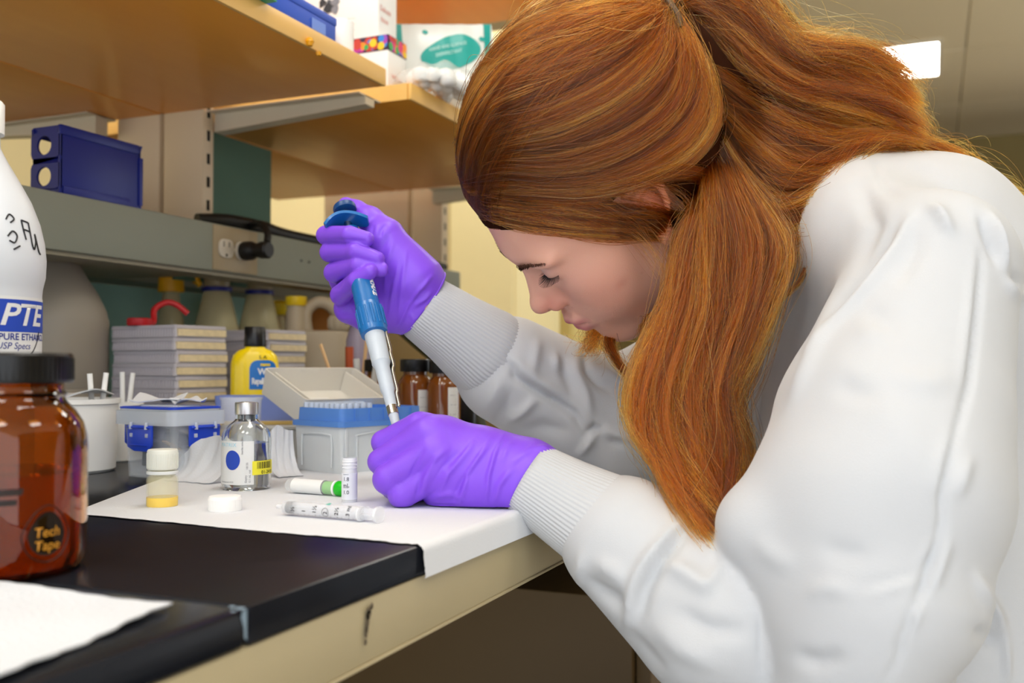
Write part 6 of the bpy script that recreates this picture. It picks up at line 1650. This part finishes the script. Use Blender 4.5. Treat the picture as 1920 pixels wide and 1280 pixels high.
strands(B2, 1800, 26, (-.008, -.001), .006, .0014, .6, 24, .0015, .15, .00016, .7, .05, True, 4)
Cg = [[(1285, 352, .850), (1300, 398, 0.812), (1276, 440, 0.806), (1256, 556, 0.797), (1229, 620, 0.790), (1199, 690, 0.781), (1184, 760, 0.772), (1196, 820, 0.762), (1234, 872, 0.752), (1270, 935, 0.730), (1334, 1019, 0.705)],
      [(1305, 335, .848), (1310, 380, 0.810), (1296, 470, 0.798), (1285, 560, 0.790), (1263, 640, 0.783), (1238, 720, 0.775), (1234, 800, 0.765), (1258, 880, 0.750), (1290, 950, 0.724), (1332, 1012, 0.705)],
      [(1322, 290, .848), (1330, 340, 0.812), (1335, 450, 0.796), (1332, 560, 0.786), (1310, 650, 0.780), (1294, 740, 0.771), (1298, 830, 0.758), (1308, 910, 0.739), (1328, 997, 0.712)],
      [(1345, 270, .850), (1360, 330, 0.818), (1395, 450, 0.798), (1385, 560, 0.788), (1358, 650, 0.780), (1333, 750, 0.770), (1343, 840, 0.760), (1350, 920, 0.738), (1343, 988, 0.720)],
      [(1360, 260, .855), (1385, 330, 0.825), (1442, 450, 0.805), (1420, 560, 0.794), (1388, 660, 0.786), (1364, 740, 0.779), (1378, 810, 0.769), (1386, 880, 0.760), (1374, 940, 0.739), (1346, 976, 0.725)],
      [(1378, 255, .862), (1400, 330, 0.835), (1488, 460, 0.818), (1455, 570, 0.805), (1411, 665, 0.796), (1380, 735, 0.788), (1388, 800, 0.778), (1398, 872, 0.770), (1382, 925, 0.749), (1350, 972, 0.731)]]
strands(Cg, 7500, 30, deep=.024, amp=.0030, clump=.72, nclump=44, wave=.0075, tipcut=.45, rad=.00016, taper=.6, fly=.05, seed=5, rl=0.5)
strands(Cg, 500, 30, deep=.002, amp=.004, clump=.3, nclump=20, wave=.006, tipcut=.4, rad=.00011, taper=.6, fly=.3, seed=6, rl=0.5)
Eg = [[(1335, 115), (1400, 160, .862), (1480, 205, .870), (1560, 235, .880), (1640, 242, .888), (1730, 268, .898)],
      [(1352, 165), (1420, 220, .850), (1490, 265, .860), (1560, 285, .868), (1640, 268, .880), (1725, 275, .893)],
      [(1358, 215), (1410, 280, .842), (1470, 325, .848), (1540, 320, .858), (1600, 290, .870), (1655, 262, .882)],
      [(1355, 258), (1405, 340, .836), (1465, 380, .842), (1530, 356, .852), (1585, 312, .866), (1640, 265, .878)],
      [(1340, 310), (1390, 392, .830), (1450, 424, .836), (1520, 402, .847), (1566, 360, .858), (1590, 312, .868)],
      [(1325, 350), (1380, 432, .824), (1440, 462, .830), (1500, 455, .838), (1545, 420, .848)]]
strands(Eg, 6000, 26, (-.002, .001), .020, .003, .6, 50, .005, .3, .00016, .6, .05, False, 7, rl=.36, headcut=.12)
Dg = [[(1268, 2, .878), (1310, -60, .878), (1400, -50, .882), (1455, 14, .888), (1488, 60, .893), (1560, 80, .898), (1625, 86, .903), (1690, 118, .908)],
      [(1272, 6, .874), (1320, -35, .868), (1392, -12, .868), (1446, 58, .874), (1500, 106, .880), (1580, 116, .888), (1650, 132, .896), (1722, 175, .904)],
      [(1275, 12, .870), (1320, -5, .860), (1380, 27, .860), (1440, 92, .865), (1500, 140, .873), (1580, 150, .883), (1660, 172, .893), (1730, 225, .903)],
      [(1278, 20, .868), (1318, 24, .858), (1370, 68, .858), (1430, 126, .862), (1500, 170, .870), (1590, 190, .882), (1670, 216, .892), (1742, 268, .903)],
      [(1280, 30, .868), (1310, 58, .862), (1355, 108, .862), (1420, 156, .866), (1500, 195, .873), (1580, 218, .882), (1660, 246, .892), (1738, 276, .903)]]
strands(Dg, 8500, 28, deep=.026, amp=.003, clump=.65, nclump=50, wave=.008, tipcut=.55, rad=.00016, taper=.6, fly=.06, seed=8, rl=0.35)
strands(Dg[:2], 350, 28, deep=.004, amp=.006, clump=.3, nclump=20, wave=.006, tipcut=.4, rad=.00011, taper=.6, fly=.4, seed=9, rl=0.4)
Wg = [[(1480, 70, .893), (1570, 76, .898), (1650, 84, .903), (1705, 112, .908), (1722, 165, .912)], [(1500, 100, .890), (1590, 105, .896), (1660, 125, .902), (1705, 160, .907), (1728, 215, .912)], [(1540, 150, .888), (1630, 165, .895), (1700, 205, .903), (1745, 250, .908), (1775, 262, .912)]]
strands(Wg, 420, 22, deep=.012, amp=.0035, clump=.45, nclump=26, wave=.006, tipcut=.5, rad=.00011, taper=.4, fly=.25, seed=22, rl=.7)
Tg = [[(1640, 195, .898), (1720, 258, .903), (1792, 284, .908), (1850, 322, .912), (1900, 365, .918), (1945, 410, .925)],
      [(1650, 220, .896), (1720, 268, .900), (1785, 292, .905), (1840, 330, .910), (1890, 380, .915), (1905, 410, .92)]]
strands(Tg, 900, 24, deep=.012, amp=.003, clump=.5, nclump=14, wave=.006, tipcut=.6, rad=.00014, taper=.5, fly=.1, seed=10, rl=0.6)
# locks on the far side of the face and the thin one under the chin
strands([[(1150, 540, .965), (1118, 600, .965), (1100, 635, .966), (1088, 662, .966)], [(1175, 560, .950), (1145, 610, .955), (1128, 645, .957), (1118, 664, .958)]], 300, 18, deep=.012, amp=.004, clump=.4, nclump=14, wave=.004, tipcut=.6, fly=.3, seed=11, rl=0.6)
strands([[(1175, 600, .945), (1138, 632, .935), (1150, 672, .908), (1182, 714, .875), (1225, 748, .840)], [(1185, 602, .940), (1150, 634, .930), (1160, 672, .903), (1190, 710, .870), (1230, 742, .838)]], 420, 20, deep=.008, amp=.0015, clump=.4, nclump=8, wave=.002, tipcut=.2, fly=.05, seed=12, rl=0.5)
strands([[(1215, 590, .885), (1205, 625, .885), (1220, 680, .865), (1255, 720, .830)], [(1262, 560, .860), (1240, 620, .860), (1250, 690, .845), (1290, 720, .820)]], 700, 20, deep=.012, amp=.002, clump=.4, nclump=14, wave=.003, tipcut=.2, fly=.05, seed=13, rl=0.4)
# wisps over the ear, cheek and forehead
strands([[(1120, 345), (1180, 372), (1240, 410), (1280, 470, .812), (1300, 540, .80)], [(1060, 380), (1130, 400), (1200, 432), (1250, 490, .812), (1272, 560, .80)], [(1000, 400), (1100, 425), (1180, 455), (1235, 520, .815), (1262, 580, .80)]], 70, 20, (-.002, .003), .002, .003, .2, 20, .002, .3, .00009, .5, .2, False, 31, rl=.7)
strands([[(880, 399), (928, 414), (990, 428), (1060, 437), (1160, 446)], [(872, 388), (925, 397), (990, 408), (1060, 418), (1160, 424)], [(864, 368), (915, 376), (985, 386), (1060, 394), (1160, 400)], [(858, 345), (910, 352), (980, 362), (1060, 372), (1150, 376)]], 1500, 22, (-.011, -.002), .003, .0012, .5, 30, .001, .75, .00016, .6, .05, False, 33)
strands([[(1150, 330), (1215, 335), (1270, 350), (1310, 400, .812), (1325, 470, .80)], [(1165, 372), (1225, 385), (1272, 410), (1300, 460, .806), (1312, 520, .798)]], 80, 20, (0, .004), .003, .002, .3, 20, .002, .3, .00010, .5, .2, False, 32, rl=.6)
# loose curl by the collar
strands([[(1500, 440, .836), (1518, 478, .832), (1500, 530, .826), (1455, 572, .82), (1425, 600, .815)], [(1494, 440, .836), (1512, 480, .832), (1495, 530, .826), (1452, 568, .82), (1420, 598, .815)]], 60, 22, deep=.003, amp=.001, clump=.3, nclump=3, tipcut=.3, seed=14, rl=0.6)
def add_hair(name, sets, m, parent, label=None):
    hc = bpy.data.hair_curves.new(name)
    sizes = [];  P_ = []; R_ = []; T_ = []; K_ = []
    for out, rad, taper, *tn in sets:
        T_.append(tn[0] if tn else np.full(out.shape[0], .5)); K_.append(np.full(out.shape[0], tn[1] if tn else 0.0))
        n, k, _ = out.shape; sizes += [k] * n; P_.append(out.reshape(-1, 3)); R_.append(np.tile(rad * (1 - (1 - taper) * np.linspace(0, 1, k) ** 2), n))
    hc.add_curves(sizes); P_ = np.concatenate(P_).astype(np.float32) - np.array(person.location, np.float32)
    hc.attributes['position'].data.foreach_set('vector', P_.ravel())
    ra = hc.attributes.get('radius') or hc.attributes.new('radius', 'FLOAT', 'POINT'); ra.data.foreach_set('value', np.concatenate(R_).astype(np.float32))
    ta = hc.attributes.new('tone', 'FLOAT', 'CURVE'); ta.data.foreach_set('value', np.concatenate(T_).astype(np.float32)); ka = hc.attributes.new('rootless', 'FLOAT', 'CURVE'); ka.data.foreach_set('value', np.concatenate(K_).astype(np.float32))
    o = bpy.data.objects.new(name, hc); COL.objects.link(o); hc.materials.append(m); o.parent = parent
    if parent is not person: o.matrix_parent_inverse = parent.matrix_parent_inverse.inverted() if False else Matrix.Identity(4)
    if label: o['label'] = label
    return o
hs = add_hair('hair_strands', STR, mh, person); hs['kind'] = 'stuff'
print('strands', sum(s_[0].shape[0] for s_ in STR), 'points', sum(s_[0].shape[0] * s_[0].shape[1] for s_ in STR))
# hair clip
o = pchild('hair_clip', tube([tuple(cap_point(1238, -18, .004)), tuple(cap_point(1254, 2, .006)), tuple(cap_point(1272, 32, .004)), tuple(cap_point(1276, 50, .002))], .0028, 8, 20), mat('clip_bronze', '5a4a3c', .35, metal=.6))
# eyebrows and lashes, laid on the skin
def lashes(name, rows, rad, col):
    sets = []
    for pts in rows: sets.append((np.array([[H(*q) for q in st] for st in pts]), rad, .3))
    m = mat(col[0], col[1], .6); o = add_hair(name, sets, m, person); return o
rs = np.random.default_rng(5); br = []; la = []
for sg in (1, -1):
    for k in range(280):
        t = rs.random(); yy = 1.1 + 4.1 * t; zz0 = 3.55 + .75 * math.sin(t * 2.3) + rs.normal(0, .13) * (1.3 - t); xx = 9.75 - .0 - 1.75 * t ** 1.8
        st = [(xx + .05 * q, sg * (yy + .20 * q), zz0 + .07 * q) for q in range(5)]
        br.append(st)
    for k in range(60):
        t = k / 59; a = R(-62 + 124 * t); yy = 3.25 + 1.42 * math.sin(a); xx = 7.35 + 1.40 * math.cos(a); zz0 = 1.80 + .15 * math.cos(a) + .25 * (t > .6) * (t - .6)
        L = .75 + .3 * math.sin(math.pi * t); ox, oy = math.cos(a) * L, math.sin(a) * L * .8 + rs.normal(0, .06)
        la.append([(xx + ox * q / 5, sg * (yy + oy * q / 5), zz0 - .18 * math.sin(q / 5 * 2.2) * 1.0 + .05 * q / 5) for q in range(6)])
# seat the brow hairs on the skin surface
from mathutils.bvhtree import BVHTree
bvh = BVHTree.FromPolygons([tuple(v) for v in np.array([list(v.co) for v in body_me.vertices]).tolist()], [tuple(p.vertices) for p in body_me.polygons]) if False else None
lashes('eyebrow', [br], .0002, ('brow_brown', '55382a')); lashes('eyelash', [la], .00015, ('lash_black', '120c0a'))
